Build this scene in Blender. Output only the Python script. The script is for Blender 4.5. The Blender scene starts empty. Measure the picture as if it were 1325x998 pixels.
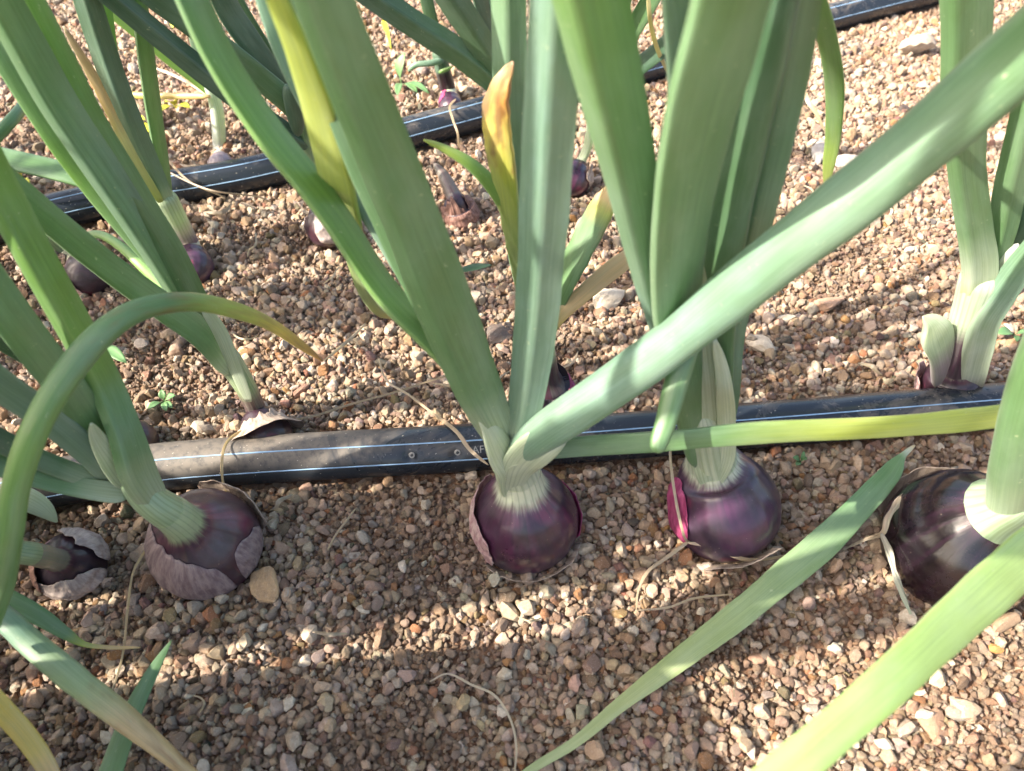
import bpy, math, random
import numpy as np
from mathutils import Vector, Matrix, noise

random.seed(7); RNG = np.random.default_rng(7)
SC = bpy.context.scene
COL = SC.collection
R = math.radians

# ------------------------------------------------------------------ camera
H = 0.355; PITCH = R(50); F = 1001.0; CXP, CYP = 662.5, 499.0
cam_d = bpy.data.cameras.new('camera'); cam = bpy.data.objects.new('camera', cam_d); COL.objects.link(cam)
cam.location = (0, 0, H); cam.rotation_euler = (R(90) - PITCH, 0, 0)
cam_d.sensor_fit = 'HORIZONTAL'; cam_d.sensor_width = 36.0; cam_d.lens = 36.0 * F / 1325.0
cam_d.clip_start = 0.005; cam_d.clip_end = 200
cam_d.dof.use_dof = True; cam_d.dof.focus_distance = 0.42; cam_d.dof.aperture_fstop = 12.0
SC.camera = cam

# ------------------------------------------------------------------ sky and sun
SUN_EL, SUN_AZ = R(39), R(-106)         # azimuth measured from +Y towards +X
world = bpy.data.worlds.new('World'); SC.world = world; world.use_nodes = True
wn = world.node_tree.nodes; wn.clear()
sky = wn.new('ShaderNodeTexSky'); sky.sky_type = 'NISHITA'; sky.sun_disc = False
sky.sun_elevation = SUN_EL; sky.sun_rotation = SUN_AZ; sky.dust_density = 5.0; sky.air_density = 1.0; sky.ozone_density = 0.3
bg = wn.new('ShaderNodeBackground'); bg.inputs['Strength'].default_value = 0.145
wo = wn.new('ShaderNodeOutputWorld')
world.node_tree.links.new(sky.outputs[0], bg.inputs[0]); world.node_tree.links.new(bg.outputs[0], wo.inputs[0])
sun_d = bpy.data.lights.new('sun', 'SUN'); sun_d.energy = 5.0; sun_d.angle = R(0.53); sun_d.color = (1.0, 0.91, 0.77)
sun = bpy.data.objects.new('sun', sun_d); COL.objects.link(sun)
SDIR = Vector((math.sin(SUN_AZ) * math.cos(SUN_EL), math.cos(SUN_AZ) * math.cos(SUN_EL), math.sin(SUN_EL)))
sun.rotation_euler = SDIR.to_track_quat('Z', 'Y').to_euler()
SC.view_settings.view_transform = 'Standard'; SC.view_settings.look = 'None'
SC.view_settings.exposure = 1.62; SC.view_settings.gamma = 1.0
SC.cycles.max_bounces = 8; SC.cycles.transparent_max_bounces = 8

# ------------------------------------------------------------------ helpers
CP, SP = math.cos(PITCH), math.sin(PITCH)
def W(px, py, z=None, d=None):
    """a photo pixel seen at height z (cm) or forward distance d (cm) -> point, metres per pixel"""
    a = (px - CXP) / F; b = -(py - CYP) / F
    dx, dy, dz = a, CP + b * SP, -SP + b * CP
    t = (z / 100 - H) / dz if z is not None else (d / 100) / dy
    return np.array((dx * t, dy * t, H + dz * t)), t / F

def catmull(P, sub=8):
    P = np.asarray(P, float)
    Q = np.vstack([2 * P[0] - P[1], P, 2 * P[-1] - P[-2]])
    out = []
    for i in range(1, len(Q) - 2):
        p0, p1, p2, p3 = Q[i - 1], Q[i], Q[i + 1], Q[i + 2]
        for k in range(sub):
            t = k / sub
            out.append(0.5 * (2 * p1 + (p2 - p0) * t + (2 * p0 - 5 * p1 + 4 * p2 - p3) * t * t + (3 * p1 - p0 - 3 * p2 + p3) * t ** 3))
    out.append(Q[-2]); return np.array(out)

def unit(v): return v / (np.linalg.norm(v) + 1e-12)
def tangents(P):
    T = np.gradient(P, axis=0); return T / (np.linalg.norm(T, axis=1)[:, None] + 1e-12)

def link(name, me, parent=None, mat=None):
    o = bpy.data.objects.new(name, me); COL.objects.link(o)
    if mat: me.materials.append(mat)
    if parent: o.parent = parent
    return o
def mesh(name, V, Fc, smooth=True, uv=None, attrs=None):
    me = bpy.data.meshes.new(name); me.from_pydata([tuple(v) for v in V], [], Fc)
    if smooth: me.polygons.foreach_set('use_smooth', [True] * len(me.polygons))
    if uv is not None:
        lay = me.uv_layers.new(name='UVMap'); li = np.zeros(len(me.loops), int); me.loops.foreach_get('vertex_index', li)
        U = np.array(uv)[li]
        # fix the wrap: a face that spans the seam gets u+1 on its low corners
        for p in me.polygons:
            us = U[p.loop_start:p.loop_start + p.loop_total, 0]
            if us.max() - us.min() > 0.5: us[us < 0.5] += 1.0
        lay.data.foreach_set('uv', U.astype(np.float32).ravel())
    for k, (typ, arr) in (attrs or {}).items():
        at = me.attributes.new(k, typ, 'POINT')
        if typ == 'FLOAT': at.data.foreach_set('value', np.asarray(arr, np.float32))
        else:
            arr = np.asarray(arr, np.float32); arr = np.hstack([arr, np.ones((len(arr), 1), np.float32)])
            at.data.foreach_set('color', arr.ravel())
    me.update(); return me
def thing(name, label, cat, loc=(0, 0, 0), group=None):
    o = bpy.data.objects.new(name, None); COL.objects.link(o); o.location = loc; o.empty_display_size = 0.02
    o['label'] = label; o['category'] = cat
    if group: o['group'] = group
    return o
def tag(o, label, cat, group=None):
    o['label'] = label; o['category'] = cat
    if group: o['group'] = group
    return o
def adopt(o, root):               # parent while keeping world place (roots are never rotated)
    o.parent = root; o.matrix_parent_inverse = Matrix.Translation(-root.location); return o
def fbm(x, y, z=0.0, sc=1.0): return noise.fractal((x * sc, y * sc, z), 1.0, 2.0, 3)

# ------------------------------------------------------------------ materials
class NT:
    def __init__(s, name):
        s.m = bpy.data.materials.new(name); s.m.use_nodes = True; s.t = s.m.node_tree; s.t.nodes.clear()
        s.out = s.n('ShaderNodeOutputMaterial')
    def n(s, t, **kw):
        nd = s.t.nodes.new(t)
        for k, v in kw.items(): setattr(nd, k, v)
        return nd
    def set(s, sock, v):
        if isinstance(v, bpy.types.NodeSocket): s.t.links.new(v, sock)
        elif v is not None:
            if sock.type == 'RGBA' and len(v) == 3: v = (*v, 1)
            sock.default_value = v
    def math(s, op, a, b=0.0, c=None, clamp=False):
        nd = s.n('ShaderNodeMath', operation=op, use_clamp=clamp); s.set(nd.inputs[0], a); s.set(nd.inputs[1], b)
        if c is not None: s.set(nd.inputs[2], c)
        return nd.outputs[0]
    def mix(s, f, a, b, mode='MIX'):
        nd = s.n('ShaderNodeMix', data_type='RGBA', blend_type=mode); s.set(nd.inputs[0], f); s.set(nd.inputs[6], a); s.set(nd.inputs[7], b)
        return nd.outputs[2]
    def ramp(s, f, lo, hi, a=0.0, b=1.0):
        nd = s.n('ShaderNodeMapRange', interpolation_type='SMOOTHSTEP'); s.set(nd.inputs[0], f)
        for i, v in enumerate((lo, hi, a, b)): s.set(nd.inputs[i + 1], v)
        return nd.outputs[0]
    def noise(s, vec, scale, detail=3.0, rough=0.55, dist=0.0):
        nd = s.n('ShaderNodeTexNoise'); s.set(nd.inputs['Vector'], vec); nd.inputs['Scale'].default_value = scale
        nd.inputs['Detail'].default_value = detail; nd.inputs['Roughness'].default_value = rough; nd.inputs['Distortion'].default_value = dist
        return nd.outputs['Fac']
    def scale(s, vec, sc, add=(0, 0, 0)):
        nd = s.n('ShaderNodeMapping'); s.set(nd.inputs[0], vec); nd.inputs['Scale'].default_value = sc; nd.inputs['Location'].default_value = add
        return nd.outputs[0]
    def attr(s, name, typ='GEOMETRY'):
        return s.n('ShaderNodeAttribute', attribute_name=name, attribute_type=typ)
    def bump(s, h, strength, dist, prev=None):
        nd = s.n('ShaderNodeBump'); nd.inputs['Strength'].default_value = strength; nd.inputs['Distance'].default_value = dist
        s.set(nd.inputs['Height'], h)
        if prev is not None: s.set(nd.inputs['Normal'], prev)
        return nd.outputs[0]
    def bsdf(s, **kw):
        nd = s.n('ShaderNodeBsdfPrincipled')
        for k, v in kw.items(): s.set(nd.inputs[k.replace('_', ' ')], v)
        return nd.outputs[0]
    def done(s, sh):
        s.t.links.new(sh, s.out.inputs['Surface']); return s.m
    def translucent(s, sh, col, fac, nrm=None):
        tr = s.n('ShaderNodeBsdfTranslucent'); s.set(tr.inputs['Color'], col)
        if nrm is not None: s.set(tr.inputs['Normal'], nrm)
        mx = s.n('ShaderNodeMixShader'); s.set(mx.inputs[0], fac); s.t.links.new(sh, mx.inputs[1]); s.t.links.new(tr.outputs[0], mx.inputs[2])
        return mx.outputs[0]

def mat_leaf():
    m = NT('onion_leaf'); uvn = m.n('ShaderNodeUVMap').outputs[0]; col = m.attr('col').outputs['Color']; vein = m.attr('vein').outputs['Fac']
    rnd = m.n('ShaderNodeObjectInfo').outputs['Random']
    vv = m.n('ShaderNodeVectorMath', operation='ADD'); m.set(vv.inputs[0], uvn); 
    cx = m.n('ShaderNodeCombineXYZ'); m.set(cx.inputs[0], 0.0); m.set(cx.inputs[1], m.math('MULTIPLY', rnd, 37.0)); m.set(cx.inputs[2], m.math('MULTIPLY', rnd, 11.0)); m.t.links.new(cx.outputs[0], vv.inputs[1])
    uv = vv.outputs[0]
    fine = m.noise(m.scale(uv, (110, 2.2, 1)), 1.0, 3, 0.6)
    broad = m.noise(m.scale(uv, (5, 5, 1)), 1.0, 3, 0.6)
    mott = m.noise(m.scale(uv, (16, 24, 1)), 1.0, 5, 0.7)
    bloom = m.noise(m.scale(uv, (3.0, 1.6, 1)), 1.0, 4, 0.6)
    c = m.mix(m.ramp(fine, 0.3, 0.7), m.mix(1.0, col, (0.74, 0.80, 0.74), 'MULTIPLY'), col)
    c = m.mix(m.ramp(broad, 0.35, 0.75, 0.0, 0.55), c, m.mix(1.0, c, (1.25, 1.2, 1.5), 'MULTIPLY'))
    rib = m.noise(m.scale(uv, (14, 0.35, 1)), 1.0, 2, 0.5); c = m.mix(m.math('MULTIPLY', m.ramp(rib, 0.35, 0.7, 0.0, 0.25), m.math('SUBTRACT', 1.0, vein)), c, m.mix(1.0, c, (1.35, 1.25, 1.45), 'MULTIPLY'))
    c = m.mix(m.ramp(bloom, 0.40, 0.66, 0.0, 0.40), c, m.mix(0.45, c, (0.40, 0.50, 0.42)))
    c = m.mix(m.ramp(mott, 0.645, 0.72, 0.0, 0.6), c, (0.46, 0.52, 0.34))
    # pale sheathing base with green veins
    sx = m.n('ShaderNodeSeparateXYZ'); m.set(sx.inputs[0], uvn)
    wob = m.noise(m.scale(uvn, (5, 0.0, 1)), 1.0, 2)
    w = m.math('SINE', m.math('ADD', m.math('MULTIPLY', sx.outputs[0], 2 * math.pi * 22), m.math('MULTIPLY', wob, 11.0)))
    stripe = m.math('MULTIPLY', m.ramp(w, 0.2, 0.95), vein)
    c = m.mix(m.math('MULTIPLY', stripe, m.ramp(fine, 0.2, 0.7, 0.1, 0.55)), c, m.mix(1.0, c, (0.38, 0.50, 0.30), 'MULTIPLY'))
    bmp = m.bump(rib, 0.12, 0.0008); bmp = m.bump(fine, 0.3, 0.0004, bmp); bmp = m.bump(mott, 0.15, 0.0004, bmp)
    rough = m.ramp(broad, 0.3, 0.8, 0.30, 0.48)
    sh = m.bsdf(Base_Color=c, Roughness=rough, Specular_IOR_Level=0.7, Normal=bmp, Sheen_Weight=0.12, Sheen_Roughness=0.5)
    tc = m.mix(1.0, c, (1.5, 1.7, 0.55), 'MULTIPLY')
    return m.done(m.translucent(sh, tc, 0.27))

def mat_dry(name, a, b, trans=0.3):
    m = NT(name); uv = m.n('ShaderNodeUVMap').outputs[0]
    oc = m.n('ShaderNodeTexCoord').outputs['Object']
    st = m.noise(m.scale(uv, (60, 3, 1)), 1.0, 4, 0.65); pt = m.noise(oc, 140.0, 4, 0.65)
    c = m.mix(m.ramp(st, 0.32, 0.68), a, b); c = m.mix(m.ramp(pt, 0.55, 0.75, 0, 0.6), c, m.mix(0.6, c, (0.12, 0.07, 0.05)))
    bmp = m.bump(st, 0.6, 0.0006); bmp = m.bump(pt, 0.4, 0.0008, bmp)
    sh = m.bsdf(Base_Color=c, Roughness=0.6, Normal=bmp, Specular_IOR_Level=0.4)
    return m.done(m.translucent(sh, c, trans))

def mat_bulb(name, dark, mid, pale, edge, magenta=0.3, dusty=0.25, rough=0.32, nveins=26, seed=0.0):
    """uv.x goes round the bulb, uv.y is the height in bulb radii"""
    m = NT(name); uv = m.n('ShaderNodeUVMap').outputs[0]
    sx = m.n('ShaderNodeSeparateXYZ'); m.set(sx.inputs[0], uv); u, h = sx.outputs[0], sx.outputs[1]
    st = m.noise(m.scale(uv, (34, 1.1, 1), (seed, 0, 0)), 1.0, 3, 0.6)
    st2 = m.noise(m.scale(uv, (9, 0.7, 1), (seed + 3, 0, 0)), 1.0, 3, 0.6)
    blot = m.noise(m.scale(uv, (4.0, 1.3, 1), (seed + 9, 0, 0)), 1.0, 2, 0.5)
    fine = m.noise(m.scale(uv, (160, 5, 1)), 1.0, 3, 0.6)
    he = m.math('ADD', h, m.math('MULTIPLY', m.math('SUBTRACT', st, 0.5), 0.42))
    body = m.mix(m.ramp(st2, 0.35, 0.7), dark, mid)
    body = m.mix(m.ramp(blot, 0.62 - 0.25 * magenta, 0.70, 0.0, 0.85 if magenta > 0 else 0.0), body, (0.13, 0.018, 0.045))
    body = m.mix(m.math('MULTIPLY', m.ramp(he, edge - 0.22, edge + 0.04), 0.40), body, (0.11, 0.035, 0.07))
    c = m.mix(m.ramp(he, edge - 0.06, edge + 0.24), body, pale)
    wob = m.noise(m.scale(uv, (5, 0.0, 1)), 1.0, 2)
    w = m.math('SINE', m.math('ADD', m.math('MULTIPLY', u, 2 * math.pi * 22), m.math('MULTIPLY', wob, 11.0)))
    c = m.mix(m.math('MULTIPLY', m.ramp(w, 0.55, 1.0), m.ramp(h, edge - 0.9, edge + 0.1, 0.10, 0.42)), c, m.mix(m.ramp(h, edge - 0.05, edge + 0.35), (0.03, 0.01, 0.025), (0.15, 0.24, 0.12)))
    oc = m.n('ShaderNodeTexCoord').outputs['Object']
    du = m.noise(oc, 60.0, 5, 0.7); sp = m.noise(oc, 700.0, 2, 0.6)
    c = m.mix(m.ramp(du, 0.42, 0.75, 0.0, dusty), c, (0.16, 0.13, 0.18))
    c = m.mix(m.ramp(sp, 0.72, 0.78, 0, 0.5), c, (0.5, 0.4, 0.3))
    bmp = m.bump(st, 0.25, 0.0008); bmp = m.bump(fine, 0.2, 0.0003, bmp)
    return m.done(m.bsdf(Base_Color=c, Roughness=m.ramp(du, 0.3, 0.8, rough, rough + 0.25), Normal=bmp, Specular_IOR_Level=0.5,
                         Subsurface_Weight=0.0, Coat_Weight=0.4, Coat_Roughness=0.14))

def mat_stone(kind):
    m = NT('stone_' + kind.lower())
    if kind == 'GRAVEL': base = m.attr('pcol', 'INSTANCER').outputs['Color']
    else: base = m.n('ShaderNodeObjectInfo').outputs['Color']
    oc = m.n('ShaderNodeTexCoord').outputs['Object']
    rnd = m.n('ShaderNodeObjectInfo').outputs['Random']
    ad = m.n('ShaderNodeVectorMath', operation='ADD'); m.set(ad.inputs[0], oc); cx = m.n('ShaderNodeCombineXYZ')
    m.set(cx.inputs[0], m.math('MULTIPLY', rnd, 50.0)); m.t.links.new(cx.outputs[0], ad.inputs[1])
    n1 = m.noise(ad.outputs[0], 1.6, 4, 0.7); n2 = m.noise(ad.outputs[0], 6.0, 4, 0.7)
    c = m.mix(m.ramp(n1, 0.35, 0.7), m.mix(0.40, base, (0.19, 0.115, 0.075)), base)
    c = m.mix(m.ramp(n2, 0.53, 0.70, 0, 0.6), c, m.mix(0.5, c, (0.62, 0.55, 0.48)))
    c = m.mix(m.ramp(n2, 0.30, 0.42, 0.5, 0), c, (0.10, 0.06, 0.04))
    bmp = m.bump(n2, 0.9, 0.0010 if kind == 'GRAVEL' else 0.0006)
    return m.done(m.bsdf(Base_Color=c, Roughness=0.75, Specular_IOR_Level=0.35, Normal=bmp))

def mat_soil():
    m = NT('soil'); p = m.n('ShaderNodeNewGeometry').outputs['Position']
    a = m.noise(p, 25.0, 5, 0.65); b = m.noise(p, 500.0, 4, 0.7)
    vo = m.n('ShaderNodeTexVoronoi'); m.set(vo.inputs['Vector'], p); vo.inputs['Scale'].default_value = 260.0
    c = m.mix(a, (0.11, 0.058, 0.035), (0.20, 0.115, 0.072)); c = m.mix(m.ramp(b, 0.45, 0.75, 0, 0.6), c, (0.34, 0.23, 0.16))
    vs = m.n('ShaderNodeSeparateXYZ'); m.set(vs.inputs[0], vo.outputs['Color']); c = m.mix(m.ramp(vs.outputs[0], 0.3, 1.0, 0, 0.8), c, (0.40, 0.30, 0.21))
    bmp = m.bump(vo.outputs['Distance'], 0.8, 0.002); bmp = m.bump(b, 0.7, 0.0015, bmp)
    return m.done(m.bsdf(Base_Color=c, Roughness=0.95, Specular_IOR_Level=0.15, Normal=bmp))

def mat_pipe():
    m = NT('black_polythene'); uv = m.n('ShaderNodeUVMap').outputs[0]; p = m.n('ShaderNodeNewGeometry').outputs['Position']
    up = m.n('ShaderNodeSeparateXYZ'); m.set(up.inputs[0], uv)
    d1 = m.noise(p, 22.0, 5, 0.7, 0.6); d2 = m.noise(p, 260.0, 4, 0.7); sc = m.noise(m.scale(p, (30, 160, 60)), 1.0, 3, 0.6)
    top = m.math('MULTIPLY', m.ramp(up.outputs[0], 0.02, 0.16), m.ramp(up.outputs[0], 0.30, 0.50, 1.0, 0.0))
    px = m.n('ShaderNodeSeparateXYZ'); m.set(px.inputs[0], p); left = m.math('MULTIPLY', m.ramp(px.outputs[0], -0.02, -0.10, 0.0, 1.0), m.ramp(px.outputs[1], 0.42, 0.36, 0.0, 1.0))
    dust = m.math('MULTIPLY', m.ramp(m.math('ADD', d1, m.math('MULTIPLY', left, 0.20)), 0.50, 0.70), m.ramp(d2, 0.22, 0.58, 0.25, 1.0))
    c = m.mix(0.5, (0.012, 0.016, 0.022), (0.020, 0.026, 0.034))
    c = m.mix(m.math('MULTIPLY', m.math('MULTIPLY', dust, top), 0.60), c, (0.22, 0.185, 0.15))
    c = m.mix(m.ramp(sc, 0.66, 0.78, 0, 0.25), c, (0.28, 0.27, 0.26))
    spk = m.noise(p, 900.0, 1, 0.5); c = m.mix(m.ramp(spk, 0.74, 0.78, 0, 0.7), c, (0.55, 0.5, 0.42))
    bmp = m.bump(d2, 0.12, 0.0005); bmp = m.bump(sc, 0.08, 0.0004, bmp)
    return m.done(m.bsdf(Base_Color=c, Roughness=m.math('ADD', m.math('MULTIPLY', dust, 0.35), 0.24), Specular_IOR_Level=0.5, Normal=bmp))

def mat_plain(name, c, rough=0.6, emit=None):
    m = NT(name); oc = m.n('ShaderNodeTexCoord').outputs['Object']; n = m.noise(oc, 90.0, 4, 0.6)
    cc = m.mix(m.ramp(n, 0.3, 0.75), m.mix(0.35, c, (0.03, 0.03, 0.03)), c)
    return m.done(m.bsdf(Base_Color=cc, Roughness=rough, Normal=m.bump(n, 0.3, 0.0006)))

M_LEAF = mat_leaf()
M_TAN = mat_dry('withered_leaf', (0.42, 0.29, 0.16), (0.62, 0.48, 0.30))
M_SKIN = mat_dry('papery_skin', (0.33, 0.25, 0.20), (0.60, 0.50, 0.42))
M_SKIN_PINK = mat_dry('papery_skin_pink', (0.42, 0.22, 0.24), (0.66, 0.50, 0.46))
M_SKIN_BROWN = mat_dry('papery_skin_brown', (0.12, 0.055, 0.045), (0.34, 0.20, 0.16), 0.15)
M_SKIN_GREY = mat_dry('papery_skin_grey', (0.30, 0.24, 0.23), (0.50, 0.42, 0.38), 0.1)
M_SKIN_DUSK = mat_dry('papery_skin_dusky', (0.15, 0.10, 0.11), (0.30, 0.23, 0.22), 0.05)
M_SKIN_MAG = mat_dry('fleshy_scale_magenta', (0.26, 0.03, 0.10), (0.46, 0.09, 0.21), 0.2)
M_SOIL = mat_soil(); M_PIPE = mat_pipe()
M_STRIPE = mat_plain('pipe_stripe_blue_white', (0.30, 0.48, 0.70), 0.45)
M_PRINT = mat_plain('pipe_print_grey', (0.34, 0.33, 0.31), 0.6)
M_WEED = mat_plain('weed_green', (0.12, 0.24, 0.09), 0.5)
M_WEEDY = mat_plain('weed_yellow', (0.62, 0.60, 0.04), 0.5)
M_GRAV = mat_stone('GRAVEL'); M_PEB = mat_stone('PEBBLE')

# ------------------------------------------------------------------ ground
def gz(x, y):
    n = noise.noise((x * 9, y * 9, 0.3)) * 0.0035 + noise.noise((x * 28, y * 28, 4.3)) * 0.0018
    return n
def build_ground():
    xs = np.concatenate([np.linspace(-30, -0.9, 10), np.linspace(-0.85, 0.85, 120), np.linspace(0.9, 30, 10)])
    ys = np.concatenate([np.linspace(-30, -0.2, 8), np.linspace(-0.15, 1.15, 92), np.linspace(1.2, 40, 12)])
    V = [(x, y, (gz(x, y) if abs(x) < 0.86 and -0.16 < y < 1.16 else 0) - 0.0015) for y in ys for x in xs]
    nx = len(xs); Fc = [(j * nx + i, j * nx + i + 1, (j + 1) * nx + i + 1, (j + 1) * nx + i) for j in range(len(ys) - 1) for i in range(nx - 1)]
    g = link('soil_ground', mesh('soil_ground', V, Fc), None, M_SOIL); g['kind'] = 'structure'; return g
GROUND = build_ground()

# the pipes and bulbs push the gravel aside: (kind, data)
PIPE1 = [(-260, 655), (-120, 648), (0, 636), (170, 609), (330, 595), (640, 577), (985, 550), (1230, 530), (1325, 522), (1460, 508), (1600, 492)]
PIPE2 = [(-260, 355), (-120, 322), (0, 291), (170, 252), (340, 222), (582, 158), (844, 86), (1067, 25), (1220, -14), (1325, -44), (1500, -95), (1700, -150)]
PR = 0.0130
def pipe_path(pp, z=1.0): return catmull([W(a, b, z=z)[0] for a, b in pp], 10)
PATH1, PATH2 = pipe_path(PIPE1), pipe_path(PIPE2)
AVOID = []       # (x, y, r)
for pth in (PATH1, PATH2):
    for a, b in zip(pth[:-1], pth[1:]):
        for t in np.linspace(0, 1, 6, endpoint=False):
            q = a + (b - a) * t; AVOID.append((q[0], q[1], PR * 0.93))

# ------------------------------------------------------------------ sweeps
CAMP = np.array((0, 0, H))
def frames(P, nview):
    T = tangents(P); N = np.zeros_like(P)
    for i in range(len(P)):
        if i < nview: n = CAMP - P[i]
        else: n = N[i - 1]
        n = n - T[i] * n.dot(T[i]); N[i] = unit(n)
    # smooth
    for _ in range(3):
        N2 = N.copy(); N2[1:-1] = N[:-2] + N[1:-1] * 2 + N[2:]
        for i in range(len(P)): N2[i] = unit(N2[i] - T[i] * N2[i].dot(T[i]))
        N = N2
    B = np.cross(T, N); return T, N, B       # B points to one side across the leaf

def profile(kind, n):
    a = np.linspace(0, 2 * math.pi, n, endpoint=False)
    if kind == 'D':      # rounded back, nearly flat face, two soft ridges
        x = np.cos(a); x = np.sign(x) * np.abs(x) ** 0.85
        y = np.where(np.sin(a) > 0, np.sin(a) * 0.16, np.sin(a) * 0.78)
    elif kind == 'O': x = np.cos(a); y = np.sin(a) * 0.72
    elif kind == 'V':    # keeled: a ridge facing the viewer
        x = np.cos(a); s = np.sin(a); y = np.where(s > 0, (1 - np.abs(x)) ** 1.15 * 0.55, s * 0.45)
    elif kind == 'R':    # one sharp crease left of the middle
        x = np.cos(a); s = np.sin(a); up = np.where(x < -0.5, (x + 1) / 0.5, (1 - x) / 1.5) * 0.55 * (0.85 + 0.15 * np.abs(x)); y = np.where(s > 0, up, s * 0.5)
    else: x = np.cos(a); y = np.sin(a) * 0.16    # 'F' flat, withered
    return x, y

def sweep(name, P, Wd, nview, kind='D', twist=0.0, n=20, cols=None, veins=None, parent=None, mat=None, wav=0.0, seed=0, spot=0.0):
    """P points, Wd full width at each (m)"""
    T, N, B = frames(P, nview); x, y = profile(kind, n)
    if kind == 'D': twist = -np.asarray(twist) * 1.15
    tw = np.radians(twist if np.ndim(twist) else np.full(len(P), twist))
    S = np.concatenate([[0], np.cumsum(np.linalg.norm(np.diff(P, axis=0), axis=1))])
    V, uv, cc, vv = [], [], [], []
    for i in range(len(P)):
        c, s = math.cos(tw[i]), math.sin(tw[i]); xr = x * c - y * s; lo, hi = xr.min(), xr.max(); w = Wd[i] / (hi - lo); mid = (hi + lo) / 2
        wob = 1 + 0.05 * noise.noise((S[i] * 45, seed, 0.0)) + wav * noise.noise((S[i] * 150, seed, 3.0))
        for k in range(n):
            xx, yy = (xr[k] - mid) * w * wob, (x[k] * s + y[k] * c) * w
            if wav: yy += wav * w * noise.noise((S[i] * 120 + x[k] * 2, seed, 7.0))
            V.append(P[i] + B[i] * xx + N[i] * yy); uv.append((k / n, S[i] * 10))
            ccc = np.array(cols[i] if cols is not None else (0.2, 0.3, 0.2))
            if spot:
                t_ = max(0, i / len(P) - 0.45) / 0.55; f_ = min(0.9, max(0, noise.noise((S[i] * 90, x[k] * 1.6, 4.0)) + 0.5 * noise.noise((S[i] * 260, x[k] * 6, 1.0)) + t_ * 0.7 - 0.15) * spot * (t_ > 0)); ccc = ccc * (1 - f_) + np.array((0.26, 0.12, 0.035)) * f_
            cc.append(ccc); vv.append(veins[i] if veins is not None else 0)
    Fc = [(i * n + k, i * n + (k + 1) % n, (i + 1) * n + (k + 1) % n, (i + 1) * n + k) for i in range(len(P) - 1) for k in range(n)]
    Fc.append(tuple(range(n))[::-1]); Fc.append(tuple((len(P) - 1) * n + k for k in range(n)))
    me = mesh(name, V, [f[::-1] for f in Fc], True, uv, {'col': ('FLOAT_COLOR', cc), 'vein': ('FLOAT', vv)})
    return link(name, me, parent, mat or M_LEAF)

# real pigment colours of the leaves
GB = (0.170, 0.280, 0.195)   # glaucous blue green
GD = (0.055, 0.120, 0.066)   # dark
GM = (0.120, 0.235, 0.088)   # mid
GL = (0.165, 0.310, 0.070)   # light, yellowish
PB = (0.48, 0.54, 0.39)      # pale sheath
WB = (0.55, 0.59, 0.46)      # whitish sheath
YG = (0.40, 0.46, 0.07); YE = (0.62, 0.48, 0.10); OR = (0.50, 0.24, 0.06); TN = (0.60, 0.43, 0.20); BR = (0.22, 0.12, 0.06)
LIME = (0.36, 0.52, 0.14)

def grad(cols, n):
    if isinstance(cols[0], (int, float)): cols = [(0, cols)]
    ts = [c[0] for c in cols]; A = np.array([c[1] for c in cols]); t = np.linspace(0, 1, n)
    return np.stack([np.interp(t, ts, A[:, j]) for j in range(3)], 1)

SEED = [0]
def leaf(root, pts, d=None, z=None, cols=GM, kind='D', twist=0, ext=0, droop=0.05, side=0.0, base=0.0, mat=None, wav=0.0, name='leaf', tipw=0.25, wscale=1.0, spot=0.0):
    """pts (px, py, width px) from the base outwards; d or z = value or list, cm.
    ext: cm that the leaf goes on outside the picture"""
    SEED[0] += 1; pts = np.array(pts, float)
    L = np.concatenate([[0], np.cumsum(np.linalg.norm(np.diff(pts[:, :2], axis=0), axis=1))]); L /= L[-1]
    def val(v):
        if np.ndim(v) == 0: return np.full(len(pts), float(v))
        if len(v) == len(pts): return np.array(v, float)
        return np.interp(L, np.linspace(0, 1, len(v)), v)
    ctl = []
    dv = val(d) if d is not None else None; zv = val(z) if z is not None else None
    for i, (a, b, w) in enumerate(pts):
        p, m = W(a, b, z=zv[i]) if zv is not None else W(a, b, d=dv[i])
        ctl.append([*p, w * m * wscale])
    C = catmull(ctl, 8); nv = len(C)
    if ext:
        t = unit(C[-1, :3] - C[-5, :3]); w0 = C[-1, 3]; q = C[-1, :3].copy(); steps = max(6, int(ext / 1.6)); E = []
        for k in range(steps):
            t = unit(t + np.array((side, 0, -droop)) * 1.6 / steps * 6); q = q + t * ext / 100 / steps
            f = (k + 1) / steps; E.append([*q, w0 * (1 - (1 - tipw) * f ** 1.6) if f < 1 else w0 * 0.06])
        C = np.vstack([C, E])
    Wd = np.maximum(C[:, 3], 0.0006); Wd[:3] *= (0.5, 0.8, 0.94)
    if not ext: Wd[-3:] *= (0.9, 0.75, 0.45)
    g = grad(cols, nv); g = np.vstack([g, np.repeat(g[-1:], len(C) - nv, 0)])
    ve = np.zeros(len(C)) + 0.06
    if base:       # pale sheath at the base, fraction of the visible length
        t = np.linspace(0, 1, nv); f = np.clip(1 - t / base, 0, 1)[:, None] ** 0.8
        g[:nv] = g[:nv] * (1 - f) + np.array(PB) * f; ve[:nv] = np.maximum(ve[:nv], f[:, 0] * 0.9)
    o = sweep(name, C[:, :3], Wd, nv, kind, twist, 28, g, ve, None, mat, wav, SEED[0], spot)
    if root is not None: adopt(o, root)
    return o

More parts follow.
